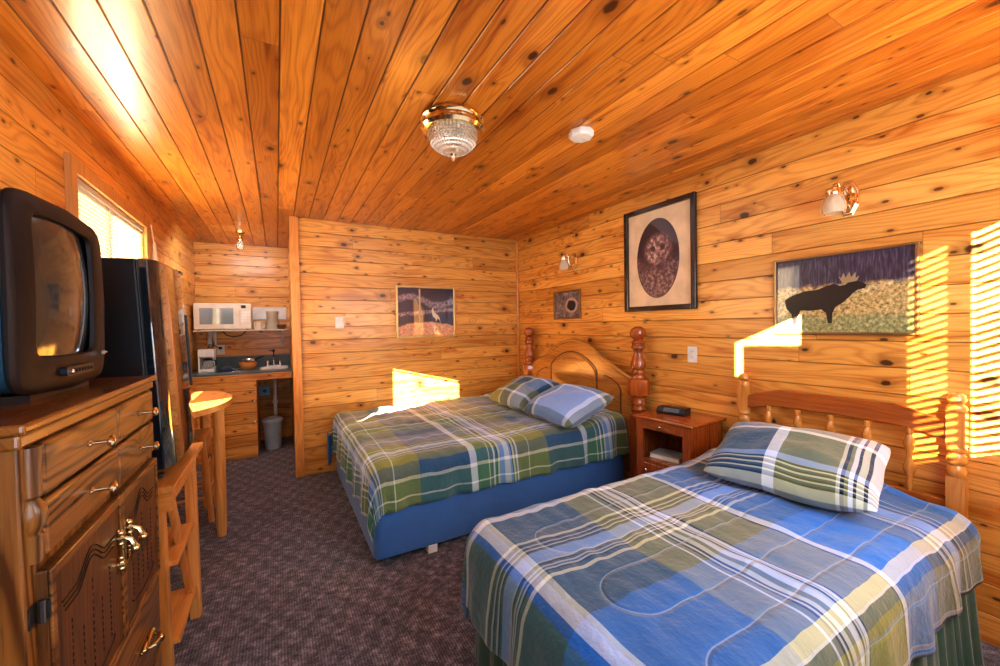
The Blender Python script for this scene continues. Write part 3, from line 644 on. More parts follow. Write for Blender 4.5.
# ---------------------------------------------------------------- kitchenette
cl = (-.35, 5.4, 0); CZ = .925; CF = 5.03
m = MB(cl); m.box(XL+.004, XP+.012, CF, YA-.004, CZ-.018, CZ); m.box(XL+.004, XP+.012, YA-.018, YA-.004, CZ, CZ+.14)
tag(m.build('countertop', m_teal, bevel=.002), 'blue grey laminate kitchenette counter with low backsplash', 'countertop')
cb = thing('base_cabinet', 'plank fronted pine cabinet under the left half of the counter', 'cabinet', cl)
m = MB(cl); m.box(XL+.006, -.205, CF+.022, YA-.03, .0, .836); m.build('carcase', m_pineX, cb)
m_cabfront = wood('cabinet_planks', P_L, P_D, 'X', 'Z', w=.118, c0=.02, world=True, gaps=True)
m = MB(cl); m.box(-.735, -.207, CF+.002, CF+.022, .02, .828); dr = m.build('door', m_cabfront, cb, bevel=.003)
for z in (.38, .60):
    MB(cl).box(-.235, -.222, CF-.004, CF+.003, z, z+.02).build('hinge', m_white, dr)
m = MB(cl); m.box(XL+.004, XP+.012, CF+.004, CF+.024, .836, CZ-.018)
tag(m.build('counter_apron', m_wallX), 'pine fascia board along the front of the kitchenette counter', 'fascia board')
# sink, faucet
kx, ky = -.02, 5.38
sk = thing('kitchen_sink', 'small white rimmed sink set in the right of the counter', 'sink', (kx, ky, CZ))
m = MB((kx, ky, CZ)); outer = rrect(kx-.16, kx+.125, ky-.13, ky+.13, .04, 5); inner = rrect(kx-.135, kx+.10, ky-.105, ky+.08, .04, 5)
n = len(outer); vs = [(x, y, CZ+.001) for x, y in outer]+[(x, y, CZ+.014) for x, y in outer]+[(x, y, CZ+.014) for x, y in inner]+[(x, y, CZ+.002) for x, y in inner]
m.add(vs, [(a*n+i, a*n+(i+1) % n, (a+1)*n+(i+1) % n, (a+1)*n+i) for a in range(3) for i in range(n)]+[tuple(3*n+i for i in range(n))])
m.build('basin', m_white, sk, smooth='auto')
m = MB((kx, ky, CZ)); m.box(kx-.10, kx+.06, ky+.085, ky+.125, CZ+.014, CZ+.03)
for x in (kx-.085, kx+.045): m.lathe([(.013, CZ+.03), (.011, CZ+.06), (.018, CZ+.066), (.018, CZ+.085), (.006, CZ+.09)], (x, ky+.105, 0), 'Z', 14)
m.tube([(kx-.02, ky+.105, CZ+.03), (kx-.02, ky+.105, CZ+.10), (kx-.02, ky+.09, CZ+.125), (kx-.02, ky+.03, CZ+.12), (kx-.02, ky, CZ+.09)], .008, 10)
m.build('faucet', m_chrome, sk, smooth='auto')
m = MB((kx, ky, CZ)); m.tube([(kx-.02, ky+.12, CZ+.10), (kx-.02, ky+.12, CZ+.20), (kx-.022, ky+.11, CZ+.215)], .006, 8); m.lathe([(.005, CZ+.18), (.014, CZ+.19), (.012, CZ+.215), (.003, CZ+.222)], (kx-.02, ky+.115, 0), 'Z', 12)
m.build('sprayer', m_black, sk, smooth='auto')
# coffee maker
kl = (-.675, 5.42, CZ)
k_ = thing('coffee_maker', 'white drip coffee maker with glass pot on the counter', 'coffee maker', kl)
m = MB(kl); m.box(-.745, -.61, 5.34, 5.50, CZ, CZ+.035); m.box(-.745, -.61, 5.46, 5.50, CZ+.035, CZ+.20); m.box(-.75, -.605, 5.33, 5.50, CZ+.165, CZ+.25); m.box(-.752, -.738, 5.33, 5.50, CZ, CZ+.25)
m.build('housing', m_white, k_, bevel=.006)
T = NT('pot_glass'); T.bsdf((.75, .78, .78), .05, trans=.8); m_potglass = T.m
m = MB(kl); m.lathe([(.04, CZ+.037), (.052, CZ+.05), (.055, CZ+.09), (.04, CZ+.125), (.038, CZ+.132)], (-.672, 5.395, 0), 'Z', 20); po = m.build('pot', m_potglass, k_, smooth='auto')
m = MB(kl); m.lathe([(.041, CZ+.128), (.042, CZ+.145), (.02, CZ+.152)], (-.672, 5.395, 0), 'Z', 20); m.tube([(-.63, 5.38, CZ+.13), (-.60, 5.375, CZ+.125), (-.598, 5.375, CZ+.07), (-.62, 5.38, CZ+.06)], .007, 8); m.build('lid', m_black, po, smooth='auto')
# dark cloth and cutlery, wooden bowl, pan in the bowl
m = MB((-.47, 5.32, CZ)); m.grid(lambda u, v: (-.59+.18*u, 5.22+.2*v, CZ+.002+.05*(sin(pi*u)*sin(pi*v))**.6*(1+.25*sin(9*u+5*v))), 16, 12)
tag(m.build('dish_towel', cloth('navy_towel', (.012, .03, .07)), smooth=True, solid=.004), 'dark navy towel bunched on the counter beside the coffee maker', 'towel')
bw = thing('wooden_bowl', 'tan wooden bowl on the counter in front of the backsplash', 'bowl', (-.30, 5.42, CZ))
m = MB((-.30, 5.42, CZ)); m.lathe([(.045, CZ), (.07, CZ+.02), (.088, CZ+.06), (.09, CZ+.085), (.083, CZ+.084), (.066, CZ+.03), (.01, CZ+.014)], (-.30, 5.42, 0), 'Z', 28); m.build('bowl_body', m_pineX, bw, smooth='auto')
pn = thing('frying_pan', 'dark pan resting on the tan wooden bowl', 'pan', (-.29, 5.42, CZ+.086))
m = MB((-.29, 5.42, CZ+.086)); m.lathe([(.05, CZ+.088), (.062, CZ+.092), (.072, CZ+.12), (.068, CZ+.12), (.055, CZ+.094), (.01, CZ+.092)], (-.29, 5.42, 0), 'Z', 24); m.build('pan_body', m_chrome, pn, smooth='auto')
m = MB((-.29, 5.42, CZ+.086)); m.tube([(-.225, 5.40, CZ+.115), (-.18, 5.39, CZ+.135), (-.14, 5.385, CZ+.15)], [.008, .01, .008], 8); m.build('handle', m_black, pn, smooth='auto')
for i, (x, a) in enumerate(((-.42, .3), (-.40, .5), (-.375, .1))):
    m = MB((x, 5.16, CZ)); m.tube([(x-.05*cos(a), 5.15-.05*sin(a), CZ+.006), (x, 5.15, CZ+.008), (x+.04*cos(a), 5.15+.04*sin(a), CZ+.006)], [.003, .003, .009], 8)
    tag(m.build('spoon', m_chrome, smooth=True), 'small metal spoon lying by the dark towel on the counter', 'spoon', 'spoons on the counter')
# shelf with brackets
SH = 1.385
sf = thing('wall_shelf', 'thin pale shelf across the alcove carrying the microwave', 'shelf', (-.35, 5.6, SH))
m = MB((-.35, 5.6, SH)); m.box(XL+.03, .105, 5.36, YA-.002, SH-.014, SH); m.build('board', m_cream, sf, bevel=.002)
for x in (-.64, .065):
    m = MB((-.35, 5.6, SH)); m.box(x-.012, x+.012, YA-.014, YA-.002, SH-.21, SH-.014); m.box(x-.01, x+.01, 5.45, YA-.01, SH-.026, SH-.014); m.beam((x, YA-.01, SH-.18), (x, 5.52, SH-.02), .012, .01); m.build('bracket', m_white, sf)
# microwave
ml = (-.52, 5.55, SH)
mw = thing('microwave_oven', 'cream microwave oven on the alcove shelf', 'microwave', ml)
m = MB(ml); m.box(-.79, -.255, 5.412, 5.745, SH+.008, SH+.30); m.build('housing', m_cream, mw, bevel=.006)
m = MB(ml); m.box(-.788, -.365, 5.396, 5.412, SH+.012, SH+.297); d = m.build('door', m_cream, mw, bevel=.004)
T = NT('microwave_window_glass'); T.bsdf((.22, .25, .25), .06, coat=1.0, spec=.9)
m = MB(ml); m.box(-.735, -.425, 5.3925, 5.397, SH+.065, SH+.245); m.build('window', T.m, d)
m = MB(ml); m.box(-.363, -.257, 5.398, 5.412, SH+.012, SH+.297); cp = m.build('control_panel', m_cream, mw, bevel=.003)
m = MB(ml); m.box(-.35, -.305, 5.395, 5.399, SH+.245, SH+.28); m.build('display', m_black, cp)
for r in range(4):
    for c in range(3):
        MB(ml).box(-.348+c*.028, -.326+c*.028, 5.3955, 5.3985, SH+.085+r*.034, SH+.108+r*.034).build('button', m_white, cp)
m = MB(ml); m.box(-.352, -.268, 5.394, 5.399, SH+.025, SH+.065); m.build('door_button', m_cream, cp, bevel=.002)
for x in (-.75, -.30): MB(ml).box(x-.015, x+.015, 5.45, 5.70, SH, SH+.009).build('foot', m_black, mw)
tag(MB((-.30, 5.758, 1.52)).box(-.36, .11, YA-.012, YA+.001, 1.51, 1.66).build('backing_panel', m_white), 'white panel on the alcove wall behind the cups', 'panel')
# crockery on the shelf
def cup(label, x, y, prof, mat, handle=False, cat='cup', name='cup', group=None):
    t = thing(name, label, cat, (x, y, SH), group=group)
    m = MB((x, y, SH)); m.lathe([(r, SH+h) for r, h in prof], (x, y, 0), 'Z', 24); m.build('vessel', mat, t, smooth='auto')
    if handle:
        m = MB((x, y, SH)); m.tube([(x+.04, y-.01, SH+.065), (x+.062, y-.015, SH+.06), (x+.062, y-.015, SH+.03), (x+.04, y-.01, SH+.02)], .005, 8); m.build('handle', mat, t, smooth='auto')
cup('short cream mug beside the microwave', -.19, 5.46, [(.035, 0), (.042, .01), (.043, .085), (.038, .085), (.034, .012)], m_cream, True, 'mug', 'mug')
cup('tall grey and cream jug on the alcove shelf', -.045, 5.52, [(.078, 0), (.080, .01), (.074, .07), (.066, .075), (.060, .15), (.068, .215), (.062, .215), (.055, .15)], plain('stoneware', (.42, .37, .28), .5), False, 'jug', 'jug')
cup('small brown basket bowl at the right end of the shelf', .052, 5.42, [(.03, 0), (.045, .02), (.052, .055), (.046, .055), (.03, .01)], plain('brown_wicker', (.16, .07, .03), .7, bumpscale=150), False, 'bowl', 'bowl')
cup('white mug behind the short cream one', -.19, 5.66, [(.035, 0), (.042, .01), (.043, .09), (.038, .09), (.034, .012)], m_white, False, 'mug', 'mug')
# wall socket, cords
def plate(name, label, cat, axis, plane, sgn, t, z, w_, h_, kind):
    b = (plane+sgn*.003, t, z) if axis == 'X' else (t, plane+sgn*.003, z)
    o = thing(name, label, cat, b)
    def bx(mb, d0, d1, t0, t1, z0, z1):
        d0, d1 = sorted((plane+sgn*d0, plane+sgn*d1))
        mb.box(d0, d1, t0, t1, z0, z1) if axis == 'X' else mb.box(t0, t1, d0, d1, z0, z1)
    m = MB(b); bx(m, 0, .006, t-w_/2, t+w_/2, z-h_/2, z+h_/2); m.build('cover_plate', m_white, o, bevel=.003)
    if kind == 'switch':
        m = MB(b); bx(m, .006, .008, t-.006, t+.006, z-.014, z+.014); bx(m, .008, .016, t-.004, t+.004, z+.0, z+.010); m.build('toggle', m_white, o)
    else:
        for dz in (-.022, .022):
            m = MB(b); bx(m, .006, .0085, t-.015, t+.015, z+dz-.013, z+dz+.013); s_ = m.build('socket', m_white, o, bevel=.004)
            for q in (-.006, .006): m = MB(b); bx(m, .0084, .009, t+q-.001, t+q+.001, z+dz-.004, z+dz+.006); m.build('slot', m_black, s_)
plate('wall_outlet', 'pale outlet on the alcove wall above the counter', 'outlet', 'Y', YA, -1, -.59, 1.15, .08, .115, 'outlet')
plate('light_switch', 'white light switch on the back wall beside the partition post', 'light switch', 'Y', YB, -1, .535, 1.438, .078, .112, 'switch')
plate('wall_outlet', 'pale outlet on the right wall above the nightstand', 'outlet', 'X', XR, -1, 1.797, 1.152, .075, .115, 'outlet')
m = MB((-.5, 5.74, SH)); m.tube([(-.56, 5.74, SH-.014), (-.53, 5.74, SH-.06), (-.46, 5.745, SH-.085), (-.38, 5.745, SH-.07), (-.33, 5.74, SH-.02)], .006, 8)
tag(m.build('power_cord', m_black, smooth=True), 'dark power cord looping beneath the alcove shelf', 'cord')
m = MB((-.6, 5.7, 1.2)); m.tube([(-.69, 5.52, 1.16), (-.68, 5.6, 1.22), (-.64, 5.72, 1.20), (-.60, 5.755, 1.17)], .005, 8); m.box(-.605, -.575, 5.735, 5.756, 1.155, 1.185)
tag(m.build('power_cord', m_black, smooth='auto'), 'dark cord from the coffee maker to its outlet', 'cord')
m = MB((-.655, 5.72, 1.28)); m.lathe([(.022, 1.20), (.022, 1.36)], (-.69, 5.73, 0), 'Z', 16)
tag(m.build('wall_tube', m_white, smooth='auto'), 'short white upright tube on the wall above the coffee maker', 'tube')
# below the sink
bl = (-.065, 5.30, 0)
bn = thing('waste_bin', 'pale blue plastic bin on the floor under the sink', 'bin', bl)
m = MB(bl); m.lathe([(.078, 0), (.082, .004), (.100, .31), (.103, .312), (.100, .30), (.08, .01)], (-.065, 5.30, 0), 'Z', 32); m.build('bucket', m_binmat, bn, smooth='auto')
m = MB(bl); m.lathe([(.108, .306), (.112, .318), (.110, .335), (.100, .352), (.05, .372), (.01, .375)], (-.065, 5.30, 0), 'Z', 32); m.build('lid', m_binmat, bn, smooth='auto')
m = MB((-.04, 5.42, .6)); m.tube([(-.035, 5.44, CZ-.02), (-.035, 5.44, .42), (-.035, 5.46, .36), (-.035, 5.52, .33), (-.035, 5.74, .33)], .02, 14); m.lathe([(.028, .50), (.028, .54)], (-.035, 5.44, 0), 'Z', 16)
tag(m.build('drain_pipe', m_pipe, smooth='auto'), 'white drain pipe running down from the sink', 'pipe')
bb = thing('junction_box', 'small pale blue box on the wall under the counter', 'box', (-.15, YA-.03, .62))
m = MB((-.15, YA-.03, .62)); m.box(-.21, -.09, YA-.05, YA-.002, .56, .68); m.build('cover', m_bluebox, bb, bevel=.006)
m = MB((-.15, YA-.03, .62)); m.lathe([(.022, YA-.056), (.022, YA-.05)], (-.15, 0, .62), 'Y', 16); m.build('dial', m_teal, bb)
m = MB((-.16, YA-.03, .80)); m.lathe([(.010, YA-.05), (.026, YA-.045), (.026, YA-.03), (.01, YA-.028), (.01, YA+.004)], (-.17, 0, .80), 'Y', 18)
tag(m.build('shutoff_valve', m_white, smooth='auto'), 'round white valve on the wall above the pale blue box', 'valve')
# alcove ceiling bulb
al = (-.317, 5.02, HC)
ab = thing('bulb_fixture', 'small brass ceiling fixture with clear globe in the kitchen alcove', 'ceiling light', al)
m = MB(al); m.lathe([(.045, HC), (.045, HC-.012), (.025, HC-.03), (.018, HC-.06), (.024, HC-.07), (.024, HC-.09), (.015, HC-.095)], (al[0], al[1], 0), 'Z', 20); m.build('socket', m_agedbrass, ab, smooth='auto')
T = NT('smoky_globe_glass'); T.bsdf((.8, .72, .55), .08, trans=.85, ior=1.2); m_globe = T.m
m = MB(al); m.lathe([(.014, HC-.094), (.026, HC-.11), (.038, HC-.14), (.036, HC-.17), (.02, HC-.19), (.002, HC-.196)], (al[0], al[1], 0), 'Z', 20); m.build('globe', m_globe, ab, smooth='auto')

# ---------------------------------------------------------------- ceiling light, smoke alarm
ll = (.79, 1.85, HC)
lt = thing('ceiling_light', 'flush brass ceiling light with cut glass dome', 'ceiling light', ll)
m = MB(ll); m.lathe([(.135, HC), (.150, HC-.006), (.158, HC-.02), (.150, HC-.032), (.140, HC-.036), (.140, HC-.044), (.156, HC-.050), (.160, HC-.062), (.148, HC-.076), (.128, HC-.078), (.12, HC-.05), (.05, HC-.03)], (ll[0], ll[1], 0), 'Z', 48); m.build('brass_pan', m_brass, lt, smooth='auto')
T = NT('cut_glass'); S = T.sep(T.obj()); ang = T.math('ARCTAN2', S[1], S[0])
hb_ = T.math('MULTIPLY', T.math('SINE', T.math('ADD', T.math('MULTIPLY', ang, 22.0), T.math('MULTIPLY', S[2], 260.0))), T.math('SINE', T.math('SUBTRACT', T.math('MULTIPLY', ang, 22.0), T.math('MULTIPLY', S[2], 260.0))))
T.bsdf((.95, .86, .70), .12, normal=T.bump(hb_, .8, .006), trans=.72, ior=1.3); m_cut = T.m
m = MB(ll); m.lathe([(.128*cos(a*pi/2/12)+.001, HC-.074-.105*sin(a*pi/2/12)) for a in range(13)], (ll[0], ll[1], 0), 'Z', 48); m.build('glass_dome', m_cut, lt, smooth='auto')
m = MB(ll); m.lathe([(.012, HC-.172), (.018, HC-.180), (.010, HC-.186), (.007, HC-.196), (.009, HC-.203), (.002, HC-.212)], (ll[0], ll[1], 0), 'Z', 16); m.build('finial', m_brass, lt, smooth='auto')
m_bulb = plain('frosted_bulb', (.95, .92, .85), .3)
for sgn in (-1, 1):
    m = MB(ll); m.ball((ll[0]+sgn*.05, ll[1], HC-.085), .028, 16, (1.4, 1, 1)); m.build('bulb', m_bulb, lt, smooth=True)
al2 = (1.455, 1.655, HC)
sa = thing('smoke_alarm', 'white octagonal smoke alarm on the ceiling', 'smoke alarm', al2)
m = MB(al2); m.lathe([(.066, HC), (.068, HC-.006), (.068, HC-.026), (.058, HC-.036), (.02, HC-.038)], (al2[0], al2[1], 0), 'Z', 8); m.build('housing', m_white, sa, bevel=.003)
m = MB(al2); m.lathe([(.006, HC-.036), (.006, HC-.0405)], (al2[0]+.02, al2[1], 0), 'Z', 10); m.build('test_button', m_cream, sa)

# ---------------------------------------------------------------- wall sconces
T = NT('frosted_shade_glass'); T.bsdf((.92, .78, .58), .35, trans=.55, ior=1.2); m_frost = T.m
def sconce(label, y, z):
    b = (XR, y, z); t = thing('wall_sconce', label, 'wall lamp', b, group='brass wall sconces')
    o8 = [(cos(a)*.048, sin(a)*.098) for a in [pi/8+k*pi/4 for k in range(8)]]
    m = MB(b); m.prism([(y+p*1.0, z+q) for p, q in o8], 'X', XR-.010, XR-.001); m.prism([(y+p*.8, z+q*.86) for p, q in o8], 'X', XR-.018, XR-.010); m.build('back_plate', m_brass, t, bevel=.004)
    m = MB(b); X = XR
    m.tube([(X-.016, y, z-.03), (X-.05, y+.004, z-.045), (X-.075, y+.008, z-.01), (X-.075, y+.010, z+.05), (X-.095, y+.014, z+.075), (X-.118, y+.018, z+.06), (X-.122, y+.02, z+.04)], [.007]*7, 12)
    m.tube([(X-.016, y, z+.03), (X-.04, y+.004, z+.055), (X-.06, y+.006, z+.03), (X-.045, y+.004, z+.005)], .005, 10)
    m.lathe([(.012, z+.05), (.030, z+.042), (.034, z+.02), (.030, z+.008)], (X-.122, y+.02, 0), 'Z', 20)
    m.build('arm', m_brass, t, smooth='auto')
    m = MB(b); m.lathe([(.028, z+.012), (.040, z-.005), (.050, z-.035), (.052, z-.06), (.046, z-.085), (.041, z-.085), (.046, z-.06), (.035, z-.005)], (X-.122, y+.02, 0), 'Z', 28); sh_ = m.build('shade', m_frost, t, smooth='auto')
    m = MB(b); m.ball((X-.122, y+.02, z-.045), .022, 14, (1, 1, 1.4)); m.build('bulb', m_bulb, t, smooth=True)
sconce('brass sconce with frosted shade above the long moose picture', .905, 2.005)
sconce('brass sconce with frosted shade near the back corner, above the smallest picture', 3.07, 2.005)

# ---------------------------------------------------------------- pictures
def frame(label, axis, plane, a0, a1, z0, z1, fw_, depth, mat, prm, mat_w=0.0, matmat=None, oval=None, extra=None):
    c = ((plane-depth/2, (a0+a1)/2, (z0+z1)/2) if axis == 'X' else ((a0+a1)/2, plane-depth/2, (z0+z1)/2))
    t = thing('framed_picture', label, 'picture', c)
    m = MB(c)
    def bx(mb, d0, d1, t0, t1, q0, q1): mb.box(plane-d1, plane-d0, t0, t1, q0, q1) if axis == 'X' else mb.box(t0, t1, plane-d1, plane-d0, q0, q1)
    for s0, s1, q0, q1 in ((a0, a0+fw_, z0, z1), (a1-fw_, a1, z0, z1), (a0+fw_, a1-fw_, z0, z0+fw_), (a0+fw_, a1-fw_, z1-fw_, z1)): bx(m, .001, depth, s0, s1, q0, q1)
    m.build('frame', mat, t, bevel=min(.006, fw_*.3), seg=3)
    g = fw_-.003
    if matmat:
        m = MB(c); bx(m, .001, .008, a0+g, a1-g, z0+g, z1-g); m.build('mat_board', matmat, t)
    if oval:
        cy, cz, ry, rz = oval; m = MB(c)
        m.prism([(cy+ry*cos(2*pi*k/48), cz+rz*sin(2*pi*k/48)) for k in range(48)], axis, plane-.0095, plane-.0075)
        m.build('print', prm, t)
        m = MB(c); m.tube([((plane-.0095, cy+(ry)*cos(2*pi*k/48), cz+rz*sin(2*pi*k/48))) for k in range(49)], .003, 6); m.build('oval_rim', plain('dark_rim', (.05, .03, .05), .4), t)
    else:
        mw_ = fw_+mat_w; m = MB(c); bx(m, .001, .009, a0+mw_-.003, a1-mw_+.003, z0+mw_-.003, z1-mw_+.003); m.build('print', prm, t)
    if extra: extra(t, c)
    return t
m_frdark = plain('dark_frame_wood', (.035, .018, .016), .25, coat=.4)
m_frgold = plain('bronze_frame', (.30, .17, .07), .3, .6)
m_frgold2 = plain('pale_gold_frame', (.62, .42, .18), .3, .5)
# oval portrait of an animal among brush
T = NT('oval_print'); p = T.pos(); S = T.sep(p)
n1 = T.noise(p, 34.0, 4.0, .7); n2 = T.noise(p, 9.0, 3.0, .6)
dy_ = T.math('SUBTRACT', S[1], 2.08); dz_ = T.math('SUBTRACT', S[2], 1.95)
rr = T.math('SQRT', T.math('ADD', T.math('MULTIPLY', dy_, dy_), T.math('MULTIPLY', dz_, dz_)))
face = T.math('SUBTRACT', 1.0, T.smooth(rr, .09, .15))
brush = T.math('SUBTRACT', 1.0, T.smooth(T.math('ADD', S[2], T.math('MULTIPLY', n2, .3)), 1.92, 2.08))
dy2 = T.math('SUBTRACT', T.math('ABSOLUTE', dy_), .045); dz2 = T.math('SUBTRACT', S[2], 1.965)
eye = T.math('SUBTRACT', 1.0, T.smooth(T.math('SQRT', T.math('ADD', T.math('MULTIPLY', dy2, dy2), T.math('MULTIPLY', dz2, dz2))), .012, .03))
v = T.math('MULTIPLY', T.math('MAXIMUM', face, T.math('MULTIPLY', brush, .75)), T.math('MULTIPLY_ADD', T.smooth(n1, .35, .72), .75, .25))
v = T.math('MULTIPLY', v, T.math('SUBTRACT', 1.0, T.math('MULTIPLY', eye, .8)))
c = T.ramp(v, [(0.0, (.035, .016, .030)), (.3, (.12, .06, .075)), (.7, (.38, .24, .22)), (1.0, (.80, .62, .52))])
T.bsdf(c, .35, coat=1.0, coat_rough=.02); m_ovalp = T.m
m_matb = plain('cream_mat_board', (.78, .57, .36), .6, coat=.6)
frame('large dark framed picture with an oval opening in a cream mat', 'X', XR, 1.752, 2.405, 1.479, 2.300, .038, .03, m_frdark, m_ovalp, matmat=m_matb, oval=(2.085, 1.885, .192, .305))
# moose picture
T = NT('moose_print'); p = T.pos(); S = T.sep(p)
n1 = T.noise(p, 60.0, 4.0, .7); n2 = T.noise(p, 16.0, 3.0, .6); st_ = T.noise(T.comb(0.0, T.math('MULTIPLY', S[1], 110.0), T.math('MULTIPLY', S[2], 14.0)), 1.0, 2.0)
zz = T.math('ADD', S[2], T.math('MULTIPLY', T.math('SUBTRACT', n2, .5), .07))
sky = T.mix(T.smooth(st_, .4, .75), (.018, .018, .045), (.085, .085, .15))
br = T.ramp(n1, [(.3, (.06, .035, .02)), (.45, (.38, .26, .09)), (.6, (.68, .50, .22)), (.8, (.9, .78, .48))])
gr_ = T.ramp(n1, [(.3, (.10, .10, .035)), (.55, (.36, .34, .14)), (.75, (.72, .68, .42))])
c = T.mix(T.smooth(zz, 1.55, 1.58), br, sky); c = T.mix(T.smooth(zz, 1.385, 1.415), gr_, c)
T.bsdf(c, .3, coat=1.0, coat_rough=.02); m_moose = T.m
def moose(t, c):
    X = XR-.0095
    # photo runs from y=1.25 (left) to y=.65 (right); silhouette of a moose walking right
    body = [(1.20, 1.50), (1.16, 1.525), (1.10, 1.545), (1.04, 1.548), (1.00, 1.565), (.965, 1.575), (.94, 1.56), (.915, 1.565), (.895, 1.585), (.87, 1.582), (.845, 1.57), (.83, 1.556), (.838, 1.54), (.865, 1.535), (.885, 1.52), (.90, 1.50), (.93, 1.47), (.96, 1.45), (.972, 1.42), (.975, 1.365), (.992, 1.365), (1.0, 1.42), (1.02, 1.44), (1.08, 1.435), (1.12, 1.44), (1.135, 1.40), (1.14, 1.36), (1.158, 1.36), (1.165, 1.42), (1.19, 1.45)]
    m = MB(c); m.prism(body[::-1], 'X', X-.0012, X+.0006)
    ant = [(.93, 1.575), (.945, 1.61), (.935, 1.60), (.925, 1.625), (.915, 1.60), (.90, 1.63), (.893, 1.60), (.875, 1.625), (.875, 1.595), (.86, 1.605), (.87, 1.58), (.90, 1.575)]
    m.build('animal_figure', plain('moose_silhouette', (.018, .013, .012), .4), t)
    m = MB(c); m.prism(ant[::-1], 'X', X-.0014, X+.0006); m.build('antlers', plain('antler_tan', (.34, .25, .13), .5), t)
frame('long framed photo of a dark moose in brush above the near bed', 'X', XR, .642, 1.255, 1.303, 1.737, .014, .022, m_frgold, m_moose, extra=moose)
# small picture
T = NT('bear_print'); p = T.pos(); S = T.sep(p); n1 = T.noise(p, 30.0, 3.0)
dy_ = T.math('SUBTRACT', S[1], 3.12); dz_ = T.math('SUBTRACT', S[2], 1.575)
rr = T.math('ADD', T.math('SQRT', T.math('ADD', T.math('MULTIPLY', dy_, dy_), T.math('MULTIPLY', T.math('MULTIPLY', dz_, dz_), 1.6))), T.math('MULTIPLY', n1, .03))
bg = T.ramp(n1, [(.3, (.07, .05, .06)), (.55, (.20, .16, .17)), (.75, (.45, .38, .36))])
c = T.mix(T.smooth(rr, .10, .12), (.55, .36, .30), bg); c = T.mix(T.smooth(rr, .075, .09), (.015, .012, .018), c)
T.bsdf(c, .3, coat=1.0, coat_rough=.02)
frame('smallest dark framed picture, beneath the sconce near the back corner', 'X', XR, 2.98, 3.40, 1.437, 1.727, .014, .022, m_frgold, T.m)
# landscape on the back wall
T = NT('landscape_print'); p = T.pos(); S = T.sep(p); n1 = T.noise(p, 38.0, 4.0, .7); n2 = T.noise(p, 7.0, 3.0)
zz = T.math('ADD', S[2], T.math('MULTIPLY', T.math('SUBTRACT', n2, .5), .05))
arc = T.math('ADD', T.math('MULTIPLY', T.math('SINE', T.math('MULTIPLY', T.math('SUBTRACT', S[0], 1.08), 10.0)), .045), 1.66)
band = T.math('SUBTRACT', 1.0, T.smooth(T.math('ABSOLUTE', T.math('SUBTRACT', zz, arc)), .012, .05))
band2 = T.math('SUBTRACT', 1.0, T.smooth(T.math('ABSOLUTE', T.math('SUBTRACT', zz, T.math('ADD', T.math('MULTIPLY', S[0], .10), 1.40))), .008, .03))
c = T.mix(T.math('MULTIPLY', band, T.smooth(n1, .3, .7)), (.035, .022, .045), (.48, .36, .40))
c = T.mix(T.math('MULTIPLY', band2, T.smooth(n1, .35, .65)), c, (.55, .36, .38))
gz = T.math('SUBTRACT', zz, T.math('MULTIPLY', T.math('SINE', T.math('MULTIPLY', T.math('SUBTRACT', S[0], 1.08), 4.7)), .06))
c = T.mix(T.smooth(gz, 1.365, 1.385), T.ramp(n1, [(.3, (.42, .13, .06)), (.5, (.75, .34, .18)), (.7, (.92, .62, .38))]), c)
T.bsdf(c, .3, coat=1.0, coat_rough=.02)
def goat(t, c):
    Y = YB-.0095
    b = [(1.475, 1.56), (1.49, 1.60), (1.497, 1.56), (1.51, 1.535), (1.545, 1.51), (1.565, 1.48), (1.575, 1.42), (1.56, 1.46), (1.535, 1.47), (1.525, 1.44), (1.515, 1.475), (1.49, 1.49), (1.48, 1.525)]
    m = MB(c); m.prism(b, 'Y', Y-.0012, Y+.0006); m.build('animal_figure', plain('pale_animal', (.85, .68, .45), .5), t)
    m = MB(c); m.box(1.335, 1.350, Y-.0008, Y+.0006, 1.43, 1.79); m.build('pane_reflection', plain('pane_reflection_colour', (.65, .45, .26), .5), t)  # window reflection on the picture, painted as a pale upright strip
frame('framed landscape with pale animal and orange grass on the back wall', 'Y', YB, 1.083, 1.752, 1.268, 1.822, .024, .026, m_frgold2, T.m, extra=goat)

